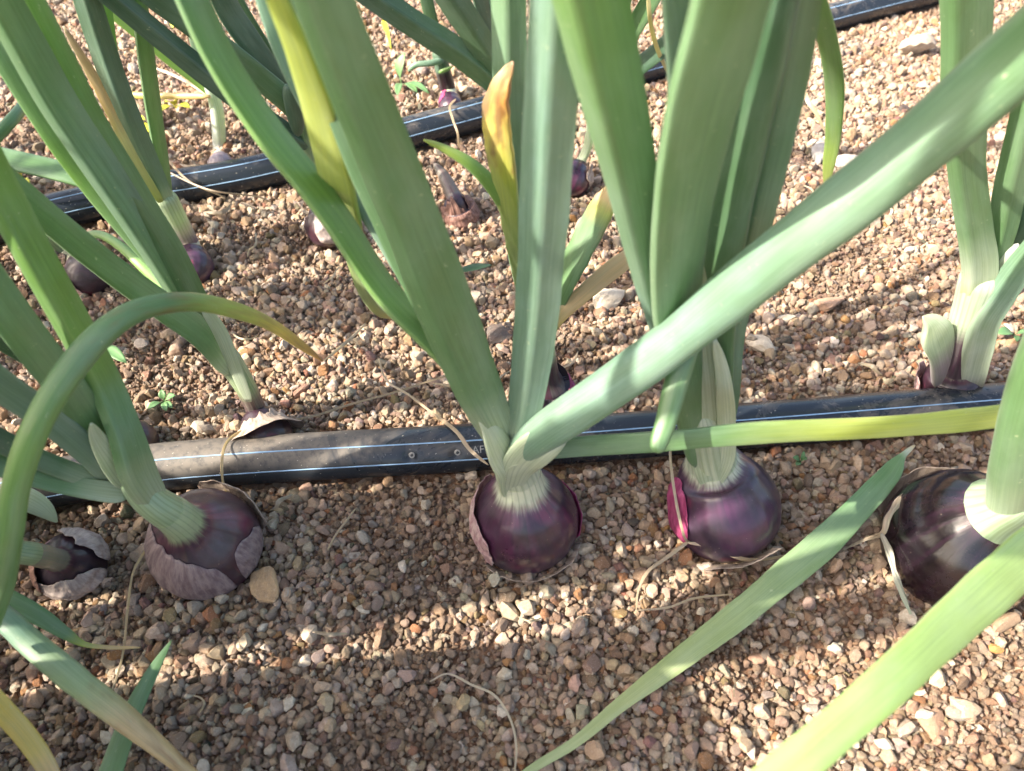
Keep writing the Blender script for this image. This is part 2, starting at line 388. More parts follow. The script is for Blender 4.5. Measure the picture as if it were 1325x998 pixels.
# ------------------------------------------------------------------ bulb and neck in one spine, cut into two parts
class Bulb:
    def __init__(s, cx, cy, rpx, neck, zc=1.4, nw=(50, 45), squash=1.04, flare=0.38):
        """neck: list of (px, py, d) ; nw neck widths px at start and end"""
        s.C, m = W(cx, cy, z=zc); s.R = rpx * m
        npts = [W(a, b, d=d)[0] for a, b, d in neck]; nm = [W(a, b, d=d)[1] for a, b, d in neck]
        ax = unit(npts[0] - s.C); s.ax = ax
        s.rn = [w * k / 2 for w, k in zip(np.interp(np.linspace(0, 1, len(neck)), np.linspace(0, 1, len(nw)), nw), nm)]
        ctl = [s.C - ax * s.R, s.C - ax * s.R * 0.5, s.C, s.C + ax * s.R * 0.6, *npts]
        s.P = catmull(ctl, 14); Sg = np.concatenate([[0], np.cumsum(np.linalg.norm(np.diff(s.P, axis=0), axis=1))])
        # resample evenly
        L = Sg[-1]; n = max(40, int(L / s.R * 16)); q = np.linspace(0, L, n); s.P = np.stack([np.interp(q, Sg, s.P[:, j]) for j in range(3)], 1)
        s.h = q / s.R - 1.0
        i0 = np.linalg.norm(npts[0] - (s.C - ax * s.R)) / s.R - 1.0; s.h0 = i0
        hn = np.interp(s.h, np.linspace(i0, s.h[-1], len(s.rn)), s.rn)
        body = np.interp(s.h, (-1, -0.85, -0.6, -0.3, 0, 0.25, 0.5, 0.7, 0.85, 1.0, 1.2), (0.1, 0.55, 0.84, 0.97, 1.0, 0.96, 0.85, 0.68, 0.50, 0.32, 0.0)) * s.R
        st = np.clip((s.h - 0.2) / 0.6, 0, 1); fl = hn * (1 + flare * np.exp(-np.clip(s.h - 0.75, 0, 9) / 0.25)) * st * st * (3 - 2 * st)
        s.r = (body ** 3 + fl ** 3) ** (1 / 3)
        g = np.exp(-np.linspace(-2, 2, 9) ** 2 / 1.4); g /= g.sum(); s.r = np.convolve(np.pad(s.r, 4, 'edge'), g, 'valid')
        s.r[0] = s.R * 0.05; s.r[-9:] *= np.array((0.99, 0.97, 0.94, 0.90, 0.84, 0.76, 0.66, 0.52, 0.32))
        T = tangents(s.P); s.N = np.zeros_like(s.P); n0 = CAMP - s.C
        for i in range(len(s.P)):
            n0 = unit(n0 - T[i] * n0.dot(T[i])); s.N[i] = n0
        s.B = np.cross(s.N, T); s.T = T
        if np.dot(s.B[10], (1, 0, 0)) < 0: s.B = -s.B
        s.top = s.P[-1]
        AVOID.append((s.C[0], s.C[1], s.R * 0.86))
    def at(s, u, h, off=0.0):
        j = np.interp(h, s.h, np.arange(len(s.h))); i = min(int(j), len(s.h) - 2); f = j - i
        g = lambda A: A[i] * (1 - f) + A[i + 1] * f
        a = u * 2 * math.pi; sd = getattr(s, 'seed', 1); r = g(s.r) * (1 + 0.012 * noise.noise((math.cos(a) * 2 + sd, math.sin(a) * 2, h * 1.2)) + 0.006 * math.sin(a * 17 + sd)) + off
        return g(s.P) + (g(s.N) * math.cos(a) + g(s.B) * math.sin(a)) * r
    def build(s, root, mat, n=72, cut=None, lumps=0.012, necklumps=0.03, seed=1, neck=True, neckcols=None):
        s.seed = seed; cut = s.h0 + 0.15 if cut is None else cut; k = int(np.searchsorted(s.h, cut))
        def part(i0, i1, name, mt, lum):
            V, uv, cc, vv = [], [], [], []
            for i in range(i0, i1):
                for q in range(n):
                    a = q / n * 2 * math.pi; r = s.r[i] * (1 + lumps * noise.noise((math.cos(a) * 2 + seed, math.sin(a) * 2, s.h[i] * 1.2)) + 0.006 * math.sin(a * 17 + seed))
                    r += lum * s.r[i] * noise.noise((math.cos(a) * 3 + seed, math.sin(a) * 3, 5.0)) * min(1, max(0, s.h[i] - 0.8))
                    V.append(s.P[i] + (s.N[i] * math.cos(a) + s.B[i] * math.sin(a)) * r); uv.append((q / n, s.h[i] if name == 'bulb' else s.h[i] * s.R * 10))
                    t = (i - i0) / max(1, i1 - i0 - 1); c = grad(neckcols or [(0, (0.56, 0.60, 0.44)), (0.5, PB), (1, WB)], 33)[int(t * 32)]
                    cc.append(c); vv.append(0.9)
            m = i1 - i0
            Fc = [(i * n + q, (i + 1) * n + q, (i + 1) * n + (q + 1) % n, i * n + (q + 1) % n) for i in range(m - 1) for q in range(n)]
            if name == 'bulb': Fc.append(tuple(range(n)))
            if name == 'neck' or not neck: Fc.append(tuple((m - 1) * n + q for q in range(n))[::-1])
            me = mesh(name, V, Fc, True, uv, {'col': ('FLOAT_COLOR', cc), 'vein': ('FLOAT', vv)})
            b = me  # make sure faces look outwards
            o = link(name, me, None, mt); adopt(o, root); return o
        s.obj = part(0, k + 1 if neck else len(s.h), 'bulb', mat, necklumps)
        if neck: part(k, len(s.h), 'neck', M_LEAF, necklumps)
        return s.obj
    def skin(s, u0, u1, h0, h1, off=0.0008, flare=0.0, mat=None, seed=0, rag=0.2, crinkle=0.0012, label=None, curl=0.0, parent=None):
        """a torn papery layer: u in turns (0 faces the camera, 0.25 right), h in radii"""
        nu, nh = max(10, int(abs(u1 - u0) * 90)), 22; V, uv = [], []
        for i in range(nu + 1):
            u = u0 + (u1 - u0) * i / nu; e = abs(math.sin(math.pi * i / nu)) ** 0.35
            lo = h0 + rag * noise.noise((u * 9, seed, 1.0)) + (1 - e) * (h1 - h0) * 0.35; hi = h1 + rag * noise.noise((u * 13, seed, 9.0)) + rag * 0.22 * noise.noise((u * 41, seed, 3.0)) - (1 - e) * (h1 - h0) * 0.35
            for j in range(nh + 1):
                t = j / nh; h = max(-0.99, lo + (hi - lo) * t)
                edge = max(0, abs(t - 0.0) if flare < 0 else t)
                o = off + abs(flare) * (t ** 2 if flare > 0 else (1 - t) ** 2) + crinkle * (noise.noise((u * 14, h * 4, seed)) + 0.5 * noise.noise((u * 50, h * 7, seed + 2.0)))
                V.append(s.at(u, h, max(0.0003, o) if flare >= 0 else o)); uv.append((u if u >= 0 else u + 1, h))
        w = nh + 1; Fc = [(i * w + j, i * w + j + 1, (i + 1) * w + j + 1, (i + 1) * w + j) for i in range(nu) for j in range(nh)]
        me = mesh('dry_skin', V, Fc, True, [(a * 1.0, b) for a, b in uv]); o = link('dry_skin', me, None, mat or M_SKIN)
        md = o.modifiers.new('thick', 'SOLIDIFY'); md.thickness = 0.00022; md.offset = 1
        adopt(o, parent or root_of(s))
        if parent is None: pass
        if label: o['label'] = label
        return o
def root_of(b): return b.root
def plant(label, bulb, cat='onion plant'):
    x, y, _ = bulb.C; t = thing('onion_plant', label, cat, (x, y, 0), 'red onion plants growing in rows in the gravel bed'); bulb.root = t; return t

# ------------------------------------------------------------------ pipes
def build_pipe(path, label, stripes, dimples=()):
    mid = path[len(path) // 2]; root = thing('irrigation_pipe', label, 'pipe', (mid[0], mid[1], 0), 'black irrigation pipes along the onion rows')
    T = tangents(path); up = np.array((0, 0, 1.0)); n = 48; V, uv = [], []
    S = np.concatenate([[0], np.cumsum(np.linalg.norm(np.diff(path, axis=0), axis=1))])
    # refine
    q = np.arange(0, S[-1], 0.002); P = np.stack([np.interp(q, S, path[:, j]) for j in range(3)], 1); T = tangents(P)
    side = np.cross(T, up); side /= np.linalg.norm(side, axis=1)[:, None]; U = np.cross(side, T)    # side points towards the camera (-Y)
    def surf(i, ang, r):      # ang 0 = camera side, 90 = top
        return P[i] + side[i] * math.cos(ang) * r + U[i] * math.sin(ang) * r
    for i in range(len(P)):
        for k in range(n):
            a = k / n * 2 * math.pi; r = PR * (1 + 0.006 * noise.noise((q[i] * 14, math.cos(a), math.sin(a))))
            for (dq, da) in dimples:
                dd = math.hypot(q[i] - dq, (a - R(da)) * PR); r -= 0.0022 * math.exp(-(dd / 0.0024) ** 2)
            V.append(surf(i, a, r)); uv.append((k / n, q[i] * 10))
    Fc = [(i * n + k, i * n + (k + 1) % n, (i + 1) * n + (k + 1) % n, (i + 1) * n + k) for i in range(len(P) - 1) for k in range(n)]
    adopt(link('pipe', mesh('pipe', V, Fc, True, uv), None, M_PIPE), root)
    for (a0, a1) in stripes:
        V = []; hw = 0.00034
        for i in range(len(P)):
            a = R(a0 + (a1 - a0) * i / len(P)); w = hw / PR * (1 + 0.3 * noise.noise((q[i] * 40, a0, 0)))
            for s_, rr in ((-1, 0.99), (-1, 1.016), (1, 1.016), (1, 0.99)): V.append(surf(i, a + s_ * w, PR * rr))
        Fc = [(i * 4 + k, i * 4 + k + 1, i * 4 + 5 + k, i * 4 + 4 + k) for i in range(len(P) - 1) for k in range(3)]
        adopt(link('stripe', mesh('stripe', V, Fc), None, M_STRIPE), root)
    return root, P, q, surf
def q_at(path, px, py):       # arc length of the pipe point nearest to a pixel
    p = W(px, py, z=1.0)[0]; S = np.concatenate([[0], np.cumsum(np.linalg.norm(np.diff(path, axis=0), axis=1))])
    dd = np.linalg.norm(path[:, :2] - p[None, :2], axis=1); i = int(dd.argmin()); j = min(i + 1, len(path) - 1)
    a, b = path[max(0, j - 1)], path[j]; t = np.dot(p[:2] - a[:2], b[:2] - a[:2]) / (np.dot(b[:2] - a[:2], b[:2] - a[:2]) + 1e-9)
    return S[max(0, j - 1)] + t * (S[j] - S[max(0, j - 1)])
pipe1, P1, Q1, surf1 = build_pipe(PATH1, 'thick black irrigation pipe with two blue-white stripes in front, nearest the camera', ((72, 68), (20, 30)), ((q_at(PATH1, 533, 587), 42), (q_at(PATH1, 590, 583), 42)))
pipe2, P2, Q2, surf2 = build_pipe(PATH2, 'farther black irrigation pipe crossing the top of the bed behind the leaves', ((70, 74), (22, 20)))
def emitter(px, py, ang):
    q0 = q_at(PATH1, px, py); i = int(np.searchsorted(Q1, q0)); c = surf1(i, R(ang), PR * 0.93); n_ = unit(c - P1[i]); t_ = unit(P1[i + 1] - P1[i]); b_ = np.cross(n_, t_)
    for nm, r0, r1, h0, h1, mt in (('emitter_rim', 0.0008, 0.0015, 0.0006, 0.0009, M_PRINT), ('emitter_hole', 0.0, 0.0008, 0.0007, 0.0007, M_PIPE)):
        V = []; k_ = 14
        for rr, hh in ((max(r0, 1e-5), h0), (r1, h1), (r1 + 0.0003, -0.0008)):
            for k in range(k_): a_ = k / k_ * 2 * math.pi; V.append(c + n_ * hh + (t_ * math.cos(a_) + b_ * math.sin(a_)) * rr)
        Fc = [(j * k_ + k, j * k_ + (k + 1) % k_, (j + 1) * k_ + (k + 1) % k_, (j + 1) * k_ + k) for j in range(2) for k in range(k_)]
        adopt(link(nm, mesh(nm, V, Fc), None, mt), pipe1)
emitter(533, 586, 44); emitter(590, 582, 44)
def print_on(txt, px, py, hgt, ang, root, path, P, Q, surf, name='printing'):
    cu = bpy.data.curves.new(name, 'FONT'); cu.body = txt; cu.size = hgt; cu.extrude = 0.0; tmp = bpy.data.objects.new(name, cu); COL.objects.link(tmp)
    bpy.context.view_layer.update(); me = bpy.data.meshes.new_from_object(tmp.evaluated_get(bpy.context.evaluated_depsgraph_get())); bpy.data.objects.remove(tmp)
    q0 = q_at(path, px, py)
    for v in me.vertices:
        i = int(np.clip(np.searchsorted(Q, q0 + v.co.x), 1, len(Q) - 1)); f = (q0 + v.co.x - Q[i - 1]) / (Q[i] - Q[i - 1]); a = R(ang) + v.co.y / PR
        v.co = Vector(surf(i - 1, a, PR * 1.012) * (1 - f) + surf(i, a, PR * 1.012) * f)
    o = link(name, me, None, M_PRINT); adopt(o, root); return o
print_on('AF', 611, 582, 0.0056, 40, pipe1, PATH1, P1, Q1, surf1)

# ================================================================== ONIONS
PB_ = (0.56, 0.60, 0.44)
BM_A2 = mat_bulb('bulb_purple_a', (0.018, 0.010, 0.018), (0.062, 0.013, 0.040), PB_, 0.98, 0.35, 0.14, 0.26, 24, 1.0)
BM_A3 = mat_bulb('bulb_purple_b', (0.026, 0.018, 0.030), (0.068, 0.020, 0.055), PB_, 0.98, 0.05, 0.16, 0.28, 24, 5.3)
BM_A4 = mat_bulb('bulb_black', (0.006, 0.004, 0.006), (0.013, 0.005, 0.008), (0.45, 0.55, 0.36), 1.12, 0.0, 0.05, 0.14, 22, 8.1)
BM_A1 = mat_bulb('bulb_purple_c', (0.028, 0.016, 0.024), (0.060, 0.018, 0.028), (0.34, 0.44, 0.25), 1.10, 0.25, 0.30, 0.34, 24, 2.7)
BM_D = mat_bulb('bulb_dark', (0.014, 0.008, 0.013), (0.035, 0.012, 0.022), (0.20, 0.20, 0.15), 1.2, 0.2, 0.2, 0.4, 24, 6.6)
BM_G = mat_bulb('bulb_grey', (0.16, 0.12, 0.14), (0.36, 0.31, 0.32), (0.42, 0.42, 0.34), 1.3, 0.0, 0.6, 0.5, 20, 3.6)

# --- A2: the middle onion
b = Bulb(680, 672, 69, [(672, 618, 19.9), (663, 592, 19.7), (655, 570, 19.5)], 1.5, (58, 56, 66)); A2 = plant('red onion in the middle of the front row, torn papery skin around its purple bulb', b)
b.build(A2, BM_A2, seed=1)
b.skin(-0.42, -0.12, -0.55, 0.62, 0.0010, 0.0022, M_SKIN_PINK, 11, 0.10, parent=b.obj)
b.skin(-0.16, 0.19, -0.75, -0.30, 0.0014, 0.0030, M_SKIN, 12, 0.08, parent=b.obj)
b.skin(0.19, 0.42, -0.6, 0.05, 0.0008, 0.0010, M_SKIN_MAG, 14, 0.15, parent=b.obj)
leaf(A2, [(650, 572, 46), (622, 520, 36), (585, 466, 34), (500, 378, 37), (425, 268, 40), (345, 168, 42), (285, 75, 42), (240, -20, 42)], d=[19.6, 21, 23, 24], cols=[(0, GM), (0.15, GL), (0.4, GL), (0.75, GL), (1, GM)], kind='D', twist=38, ext=14, droop=0.02, base=0.13)
leaf(A2, [(652, 572, 44), (622, 510, 60), (587, 425, 74), (539, 300, 76), (492, 185, 77), (446, 70, 78), (408, -30, 80)], d=[19.4, 19.2, 18.6], cols=[(0, GM), (1, GM)], kind='R', twist=0, ext=24, droop=0.03, base=0.17)
leaf(A2, [(650, 568, 30), (590, 440, 60), (525, 300, 72), (470, 170, 76), (430, 40, 78), (405, -60, 70)], d=[20.2, 21.0, 21.5], cols=[(0, GM), (1, GD)], kind='D', twist=-15, ext=22, droop=0.02, base=0.10)
leaf(A2, [(648, 566, 28), (575, 415, 46), (505, 290, 58), (445, 180, 62), (385, 60, 64), (345, -60, 60)], d=[20.4, 25, 27], cols=[(0, GB), (1, GB)], kind='D', twist=10, ext=20, droop=0.02, base=0.10)
leaf(A2, [(342, -70, 26), (356, -10, 28), (388, 70, 34), (412, 140, 42), (432, 220, 42), (448, 285, 38), (460, 335, 26), (472, 378, 17), (492, 405, 11), (522, 412, 5)], d=[19, 19.4, 20.2, 21.2, 22.4, 24.2, 26, 27.5, 29, 30], cols=[(0, YG), (0.4, YG), (0.62, (0.30, 0.40, 0.08)), (0.8, (0.22, 0.32, 0.10)), (1, TN)], kind='D', twist=35)
leaf(A2, [(668, 572, 40), (680, 520, 46), (692, 430, 56), (700, 330, 62), (708, 200, 68), (716, 80, 72), (722, -30, 74)], d=[19.5, 19.6, 19.2], cols=[(0, GB), (0.4, GB), (1, GB)], kind='V', twist=12, ext=26, droop=0.04, base=0.10)
leaf(A2, [(660, 612, 22), (668, 596, 36), (682, 578, 46), (708, 557, 52), (762, 521, 56), (864, 448, 60), (985, 350, 71), (1155, 216, 82), (1325, 68, 92), (1450, -50, 96)], d=[19.6, 19.3, 18.9, 18.7, 18.7, 18.8, 18.8, 18.6, 18.2, 17.4], cols=[(0, WB), (0.06, WB), (0.10, PB), (0.16, GB), (0.6, GB), (1, GM)], kind='O', twist=10, ext=18, droop=0.02)
leaf(A2, [(672, 590, 18), (705, 583, 24), (762, 577, 27), (860, 571, 27), (985, 560, 29), (1155, 552, 28), (1300, 538, 30), (1420, 520, 22), (1500, 505, 6)], z=[8, 8.4, 9.4, 11, 11.5, 11, 10.5, 10, 10], cols=[(0, GB), (0.45, GM), (0.6, YG), (0.8, YG), (1, YE)], kind='D', twist=25, base=0.10)
# wrapping sheath and the cut knot at the fan
leaf(A2, [(668, 640, 40), (664, 610, 46), (650, 588, 40), (632, 552, 22), (612, 520, 8)], d=[19.4, 19.1, 18.9, 19, 19.2], cols=[(0, PB), (0.5, WB), (1, PB)], kind='D', twist=20, base=0.9, name='sheath')
leaf(A2, [(660, 634, 30), (670, 606, 44), (690, 584, 50), (716, 566, 38), (744, 552, 8)], d=[19.0, 18.6, 18.35, 18.3, 18.5], cols=[(0, PB), (0.6, PB), (1, GB)], kind='D', twist=15, base=0.9, name='sheath')
leaf(A2, [(676, 628, 16), (672, 608, 18), (682, 592, 14), (706, 588, 7)], d=[18.9, 18.7, 18.6, 18.6], cols=WB, kind='D', base=0.9, name='sheath')
leaf(A2, [(640, 612, 8), (656, 600, 15), (676, 592, 14), (698, 588, 5)], d=[19.0, 18.7, 18.6, 18.8], cols=WB, kind='D', base=0.9, name='sheath')

# --- A3
b = Bulb(937, 655, 71, [(922, 602, 21.4), (914, 570, 21.2), (908, 530, 21.0)], 1.5, (62, 56, 60), flare=0.25); A3 = plant('red onion right of the middle one, thick neck with torn magenta scale at its left', b)
b.build(A3, BM_A3, seed=2)
b.skin(-0.30, -0.13, -0.25, 0.95, 0.0008, 0.0014, M_SKIN_MAG, 21, 0.10, parent=b.obj)
b.skin(-0.10, 0.12, -0.72, -0.38, 0.0016, 0.0050, M_SKIN, 22, 0.14, parent=b.obj)
leaf(A3, [(922, 640, 8), (921, 622, 34), (918, 590, 50), (914, 545, 54), (908, 480, 52), (900, 400, 46), (896, 330, 30)], d=[20.2, 20.3, 20.5, 20.7, 20.8, 21, 21.2], cols=[(0, PB), (1, (0.25, 0.36, 0.18))], kind='D', base=1.3, name='sheath')
leaf(A3, [(914, 646, 10), (937, 600, 22), (940, 550, 24), (936, 490, 20), (925, 440, 10)], d=[20.3, 20.3, 20.2], cols=WB, kind='D', base=1.0, name='sheath')
leaf(A3, [(905, 600, 30), (897, 545, 42), (885, 480, 54), (876, 400, 64), (880, 300, 74), (900, 180, 88), (928, 70, 100), (955, -30, 106)], d=[20.6, 20.5, 20.2, 19.8, 19, 18, 17.2, 16.8], cols=[(0, GM), (0.3, GM), (1, GM)], kind='D', twist=34, ext=22, droop=0.04)
leaf(A3, [(900, 590, 24), (880, 500, 28), (858, 425, 34), (838, 335, 52), (815, 220, 70), (790, 110, 88), (765, 0, 98), (750, -60, 100)], d=[21, 20.6, 19.8, 19, 18.6, 18.2], cols=[(0, GM), (0.3, GB), (0.6, GM), (1, GL)], kind='R', twist=-6, ext=22, droop=0.04)
leaf(A3, [(920, 600, 30), (925, 520, 44), (925, 420, 52), (935, 300, 62), (962, 160, 72), (985, 40, 80), (1000, -40, 84)], d=[21.2, 20.8, 20], cols=[(0, GM), (1, GD)], kind='D', twist=-20, ext=22, droop=0.03)
leaf(A3, [(928, 600, 20), (942, 520, 26), (948, 430, 32), (968, 320, 46), (992, 210, 54), (1014, 110, 58), (1032, 0, 62), (1040, -50, 62)], d=[21.6, 21.4, 21], cols=[(0, GB), (1, GM)], kind='V', twist=15, ext=20, droop=0.03)
leaf(A3, [(915, 560, 26), (908, 420, 34), (900, 300, 40), (888, 150, 42), (878, 0, 44), (874, -50, 44)], d=[22, 22.2, 22], cols=[(0, PB), (0.5, GB), (1, (0.22, 0.34, 0.2))], kind='D', twist=30, ext=16, droop=0.03)
leaf(A3, [(900, 420, 22), (888, 455, 30), (874, 500, 31), (862, 545, 27), (853, 572, 24), (850, 586, 16)], z=[15, 14.6, 13.6, 12.8, 12.3, 12.1], cols=[(0, GM), (1, GM)], kind='O')
leaf(A3, [(1020, -70, 20), (1048, -20, 24), (1068, 40, 25), (1080, 110, 24), (1078, 175, 20), (1072, 215, 15), (1068, 243, 5)], d=[24, 25.5, 27, 28.5, 29.5, 30, 30.5], cols=[(0, GL), (0.6, GL), (1, YG)], kind='D', twist=20)

# --- A1
b = Bulb(265, 702, 71, [(226, 668, 17.6), (196, 648, 17.6), (160, 612, 18.2)], 1.4, (48, 42, 42)); A1 = plant('leaning red onion at front left with grey papery skin low on its bulb', b)
b.build(A1, BM_A1, seed=3, neckcols=[(0, (0.34, 0.44, 0.25)), (1, (0.40, 0.50, 0.32))])
b.skin(-0.46, -0.03, -0.7, 0.92, 0.0005, 0.0002, M_SKIN_DUSK, 31, 0.16, crinkle=0.0005, parent=b.obj)
b.skin(0.0, 0.15, -0.7, 0.55, 0.0004, 0.0002, M_SKIN_DUSK, 34, 0.20, crinkle=0.0005, parent=b.obj)
b.skin(0.16, 0.40, -0.7, 0.35, 0.0012, 0.0030, M_SKIN, 33, 0.10, parent=b.obj)
leaf(A1, [(205, 655, 34), (180, 615, 46), (162, 560, 42), (135, 495, 42), (95, 420, 44), (45, 330, 46), (0, 245, 48), (-60, 130, 50)], d=[17.5, 17.7, 18.6, 19.8, 20.4, 21, 21.6, 22], cols=[(0, GM), (0.3, GM), (0.5, GL), (1, GL)], kind='R', twist=-6, ext=18, base=0.22)
leaf(A1, [(165, 635, 40), (140, 590, 40), (100, 520, 44), (50, 455, 48), (0, 388, 50), (-60, 300, 50)], d=[18.4, 19, 19.6], cols=[(0, GM), (0.5, GM), (1, GM)], kind='D', twist=10, ext=18, base=0.30)
leaf(A1, [(160, 635, 30), (120, 590, 34), (60, 540, 38), (0, 498, 40), (-60, 450, 42)], d=[18.2, 18, 17.4], cols=[(0, GB), (1, GB)], kind='D', twist=-20, ext=20, base=0.25)
leaf(A1, [(150, 632, 22), (90, 610, 26), (40, 590, 28), (-20, 560, 30)], d=[18, 17.6, 17.4], cols=[(0, GM), (1, GD)], kind='D', twist=10, ext=14, base=0.4)
leaf(A1, [(165, 640, 28), (110, 632, 26), (50, 618, 28), (-20, 595, 30)], d=[17.6, 17.2, 17], cols=[(0, PB), (0.5, GM), (1, GM)], kind='D', twist=10, ext=14, base=0.4)
leaf(A1, [(110, 560, 16), (50, 525, 22), (-20, 480, 26)], d=[18.8, 19, 19], cols=[(0, GD), (1, GM)], kind='D', ext=12)
leaf(A1, [(170, 628, 34), (148, 596, 36), (128, 570, 22), (118, 548, 8)], d=[17.9, 18.0, 18.2], cols=[(0, WB), (1, PB)], kind='D', base=1.2, name='sheath')

# --- A4
b = Bulb(1243, 700, 95, [(1278, 668, 18.2), (1310, 654, 17.8), (1345, 640, 17.4)], 1.6, (64, 66, 76)); A4 = plant('large nearly black glossy onion at the right edge of the front row', b)
b.build(A4, BM_A4, seed=4, neckcols=[(0, (0.38, 0.50, 0.30)), (1, (0.42, 0.53, 0.35))])
b.skin(-0.46, -0.20, -0.60, 0.05, 0.0018, 0.0028, M_SKIN, 41, 0.10, parent=b.obj)
b.skin(-0.62, -0.44, -0.45, 0.12, 0.0014, 0.0030, M_SKIN_GREY, 43, 0.10, parent=b.obj)
leaf(A4, [(1296, 684, 34), (1304, 656, 52), (1311, 615, 58), (1322, 560, 60), (1338, 500, 62), (1365, 430, 66), (1400, 330, 70)], d=[17.8, 17.2, 17, 16.4], cols=[(0, GM), (0.3, GM), (1, GM)], kind='O', ext=26, base=0.35)
leaf(A4, [(1420, 655, 56), (1370, 690, 58), (1325, 724, 60), (1240, 800, 57), (1155, 880, 54), (1070, 955, 54), (1005, 1010, 54), (930, 1075, 50)], z=[9, 10, 11, 13, 14.5, 15, 15, 14.5], cols=[(0, LIME), (1, LIME)], kind='D', twist=-20, ext=7, droop=0.05)

# --- A0, mostly outside the left edge, with the arching leaf
b = Bulb(92, 730, 42, [(48, 718, 16.0), (20, 712, 15.8), (-30, 690, 15.8)], 0.9, (30, 28, 34)); A0 = plant('small onion wrapped in torn brown skin at the lower left, arching leaf above it', b)
b.build(A0, BM_D, seed=5, neckcols=[(0, (0.30, 0.38, 0.22)), (1, GM)])
b.skin(-0.34, 0.02, -0.5, 0.95, 0.0012, 0.0010, M_SKIN_GREY, 51, 0.15, parent=b.obj)
b.skin(0.06, 0.36, -0.6, 0.9, 0.0014, 0.0014, M_SKIN_GREY, 52, 0.15, parent=b.obj)
b.skin(-0.52, -0.30, -0.3, 0.95, 0.0016, 0.0020, M_SKIN_BROWN, 53, 0.12, parent=b.obj)
leaf(A0, [(-30, 840, 34), (0, 755, 34), (12, 690, 33), (22, 625, 34), (48, 550, 36), (90, 480, 36), (140, 425, 33), (190, 398, 29), (250, 391, 25), (305, 402, 21), (350, 420, 17), (390, 447, 12), (418, 468, 3)], z=[8, 10.5, 12.5, 14, 15.5, 16.5, 17, 16.8, 16, 14.5, 12.8, 11, 10], cols=[(0, GM), (0.3, GL), (0.45, GM), (0.62, GM), (0.76, YG), (0.86, YE), (1, OR)], kind='O', twist=20, spot=0.5)
leaf(A0, [(-60, 760, 26), (0, 796, 30), (40, 832, 32), (100, 882, 34), (155, 925, 32), (200, 962, 25), (250, 1005, 16), (300, 1050, 8)], z=[7, 7, 6.6, 6, 5, 4, 2.6, 1.5], cols=[(0, GB), (0.25, GB), (0.45, (0.36, 0.44, 0.22)), (0.6, TN), (1, TN)], kind='O', twist=10, spot=0.6, wav=0.08)
leaf(A0, [(-40, 750, 20), (10, 775, 24), (50, 797, 22), (85, 820, 15), (110, 834, 7), (145, 838, 5), (182, 838, 3)], z=[5, 4.4, 3.6, 2.6, 1.8, 1.2, 0.8], cols=[(0, GM), (0.5, GM), (0.65, YG), (0.8, TN), (1, TN)], kind='D')
leaf(A0, [(-60, 850, 24), (0, 915, 26), (35, 955, 26), (62, 995, 22), (90, 1045, 8)], z=[7, 6.5, 5.5, 4.5, 3], cols=[(0, YE), (0.6, YE), (0.8, TN), (1, TN)], kind='D', twist=20)
leaf(A0, [(130, 1040, 32), (148, 985, 28), (172, 920, 24), (198, 868, 15), (222, 828, 3)], z=[3, 3, 3.2, 3, 2.4], cols=[(0, GL), (0.4, GM), (1, GM)], kind='F', twist=25)
# --- neighbour cut off by the left edge
b = Bulb(-62, 668, 50, [(-30, 662, 17.4), (0, 655, 17.6), (30, 645, 17.8)], 1.2, (46, 46, 52)); A00 = plant('onion almost hidden at the left edge, only a pale flared sheath showing below the pipe', b)
b.build(A00, BM_D, seed=6)
leaf(A00, [(10, 640, 34), (38, 648, 30), (58, 660, 22), (74, 676, 5)], z=[4, 3.6, 3, 2.2], cols=[(0, PB), (1, (0.5, 0.55, 0.42))], kind='F', base=1, name='sheath')
leaf(A00, [(-20, 655, 40), (-70, 560, 44), (-130, 450, 46)], d=[18, 18.5, 19], cols=GM, ext=22)
leaf(A00, [(-30, 650, 40), (-110, 600, 44), (-220, 520, 46)], d=[18, 17.5, 17], cols=GM, ext=22)

# --- B1
b = Bulb(345, 566, 34, [(334, 536, 26.4), (316, 498, 26.6), (286, 452, 27)], 1.0, (24, 27, 36)); B1 = plant('slim onion behind the front pipe at left, thin purple-based neck leaning left', b)
b.build(B1, BM_D, seed=7, neckcols=[(0, (0.06, 0.02, 0.035)), (0.25, (0.12, 0.06, 0.05)), (0.45, (0.28, 0.36, 0.18)), (1, PB)])
b.skin(-0.5, 0.5, 0.05, 0.6, 0.0012, -0.006, M_SKIN, 61, 0.2, parent=b.obj)
leaf(B1, [(300, 478, 24), (268, 425, 32), (226, 335, 34), (170, 240, 33), (122, 158, 32), (80, 75, 31), (42, 0, 31), (16, -50, 31)], d=[27, 27, 27.5, 28], cols=[(0, PB), (0.12, GM), (0.5, GM), (0.8, GL), (1, GL)], kind='R', twist=-8, ext=18, base=0.1)
leaf(B1, [(292, 470, 24), (255, 412, 32), (202, 325, 38), (140, 230, 44), (80, 140, 48), (32, 55, 50), (-12, -25, 50)], d=[27, 26.6, 26], cols=[(0, PB), (0.12, GM), (0.5, GB), (1, GM)], kind='R', twist=0, ext=20, base=0.12)
leaf(B1, [(285, 460, 18), (230, 370, 24), (170, 300, 30), (110, 225, 34), (50, 140, 36), (0, 60, 36), (-50, -20, 36)], d=[27.4, 28.5, 29], cols=[(0, GB), (0.5, GL), (1, GB)], kind='D', twist=-10, ext=18)
leaf(B1, [(300, 482, 26), (265, 436, 36), (210, 396, 36), (140, 345, 36), (72, 290, 37), (0, 228, 38), (-60, 170, 38)], d=[26.4, 25.2, 24.5, 24], cols=[(0, PB), (0.15, GM), (0.5, GM), (1, GM)], kind='D', twist=20, ext=16, base=0.1)
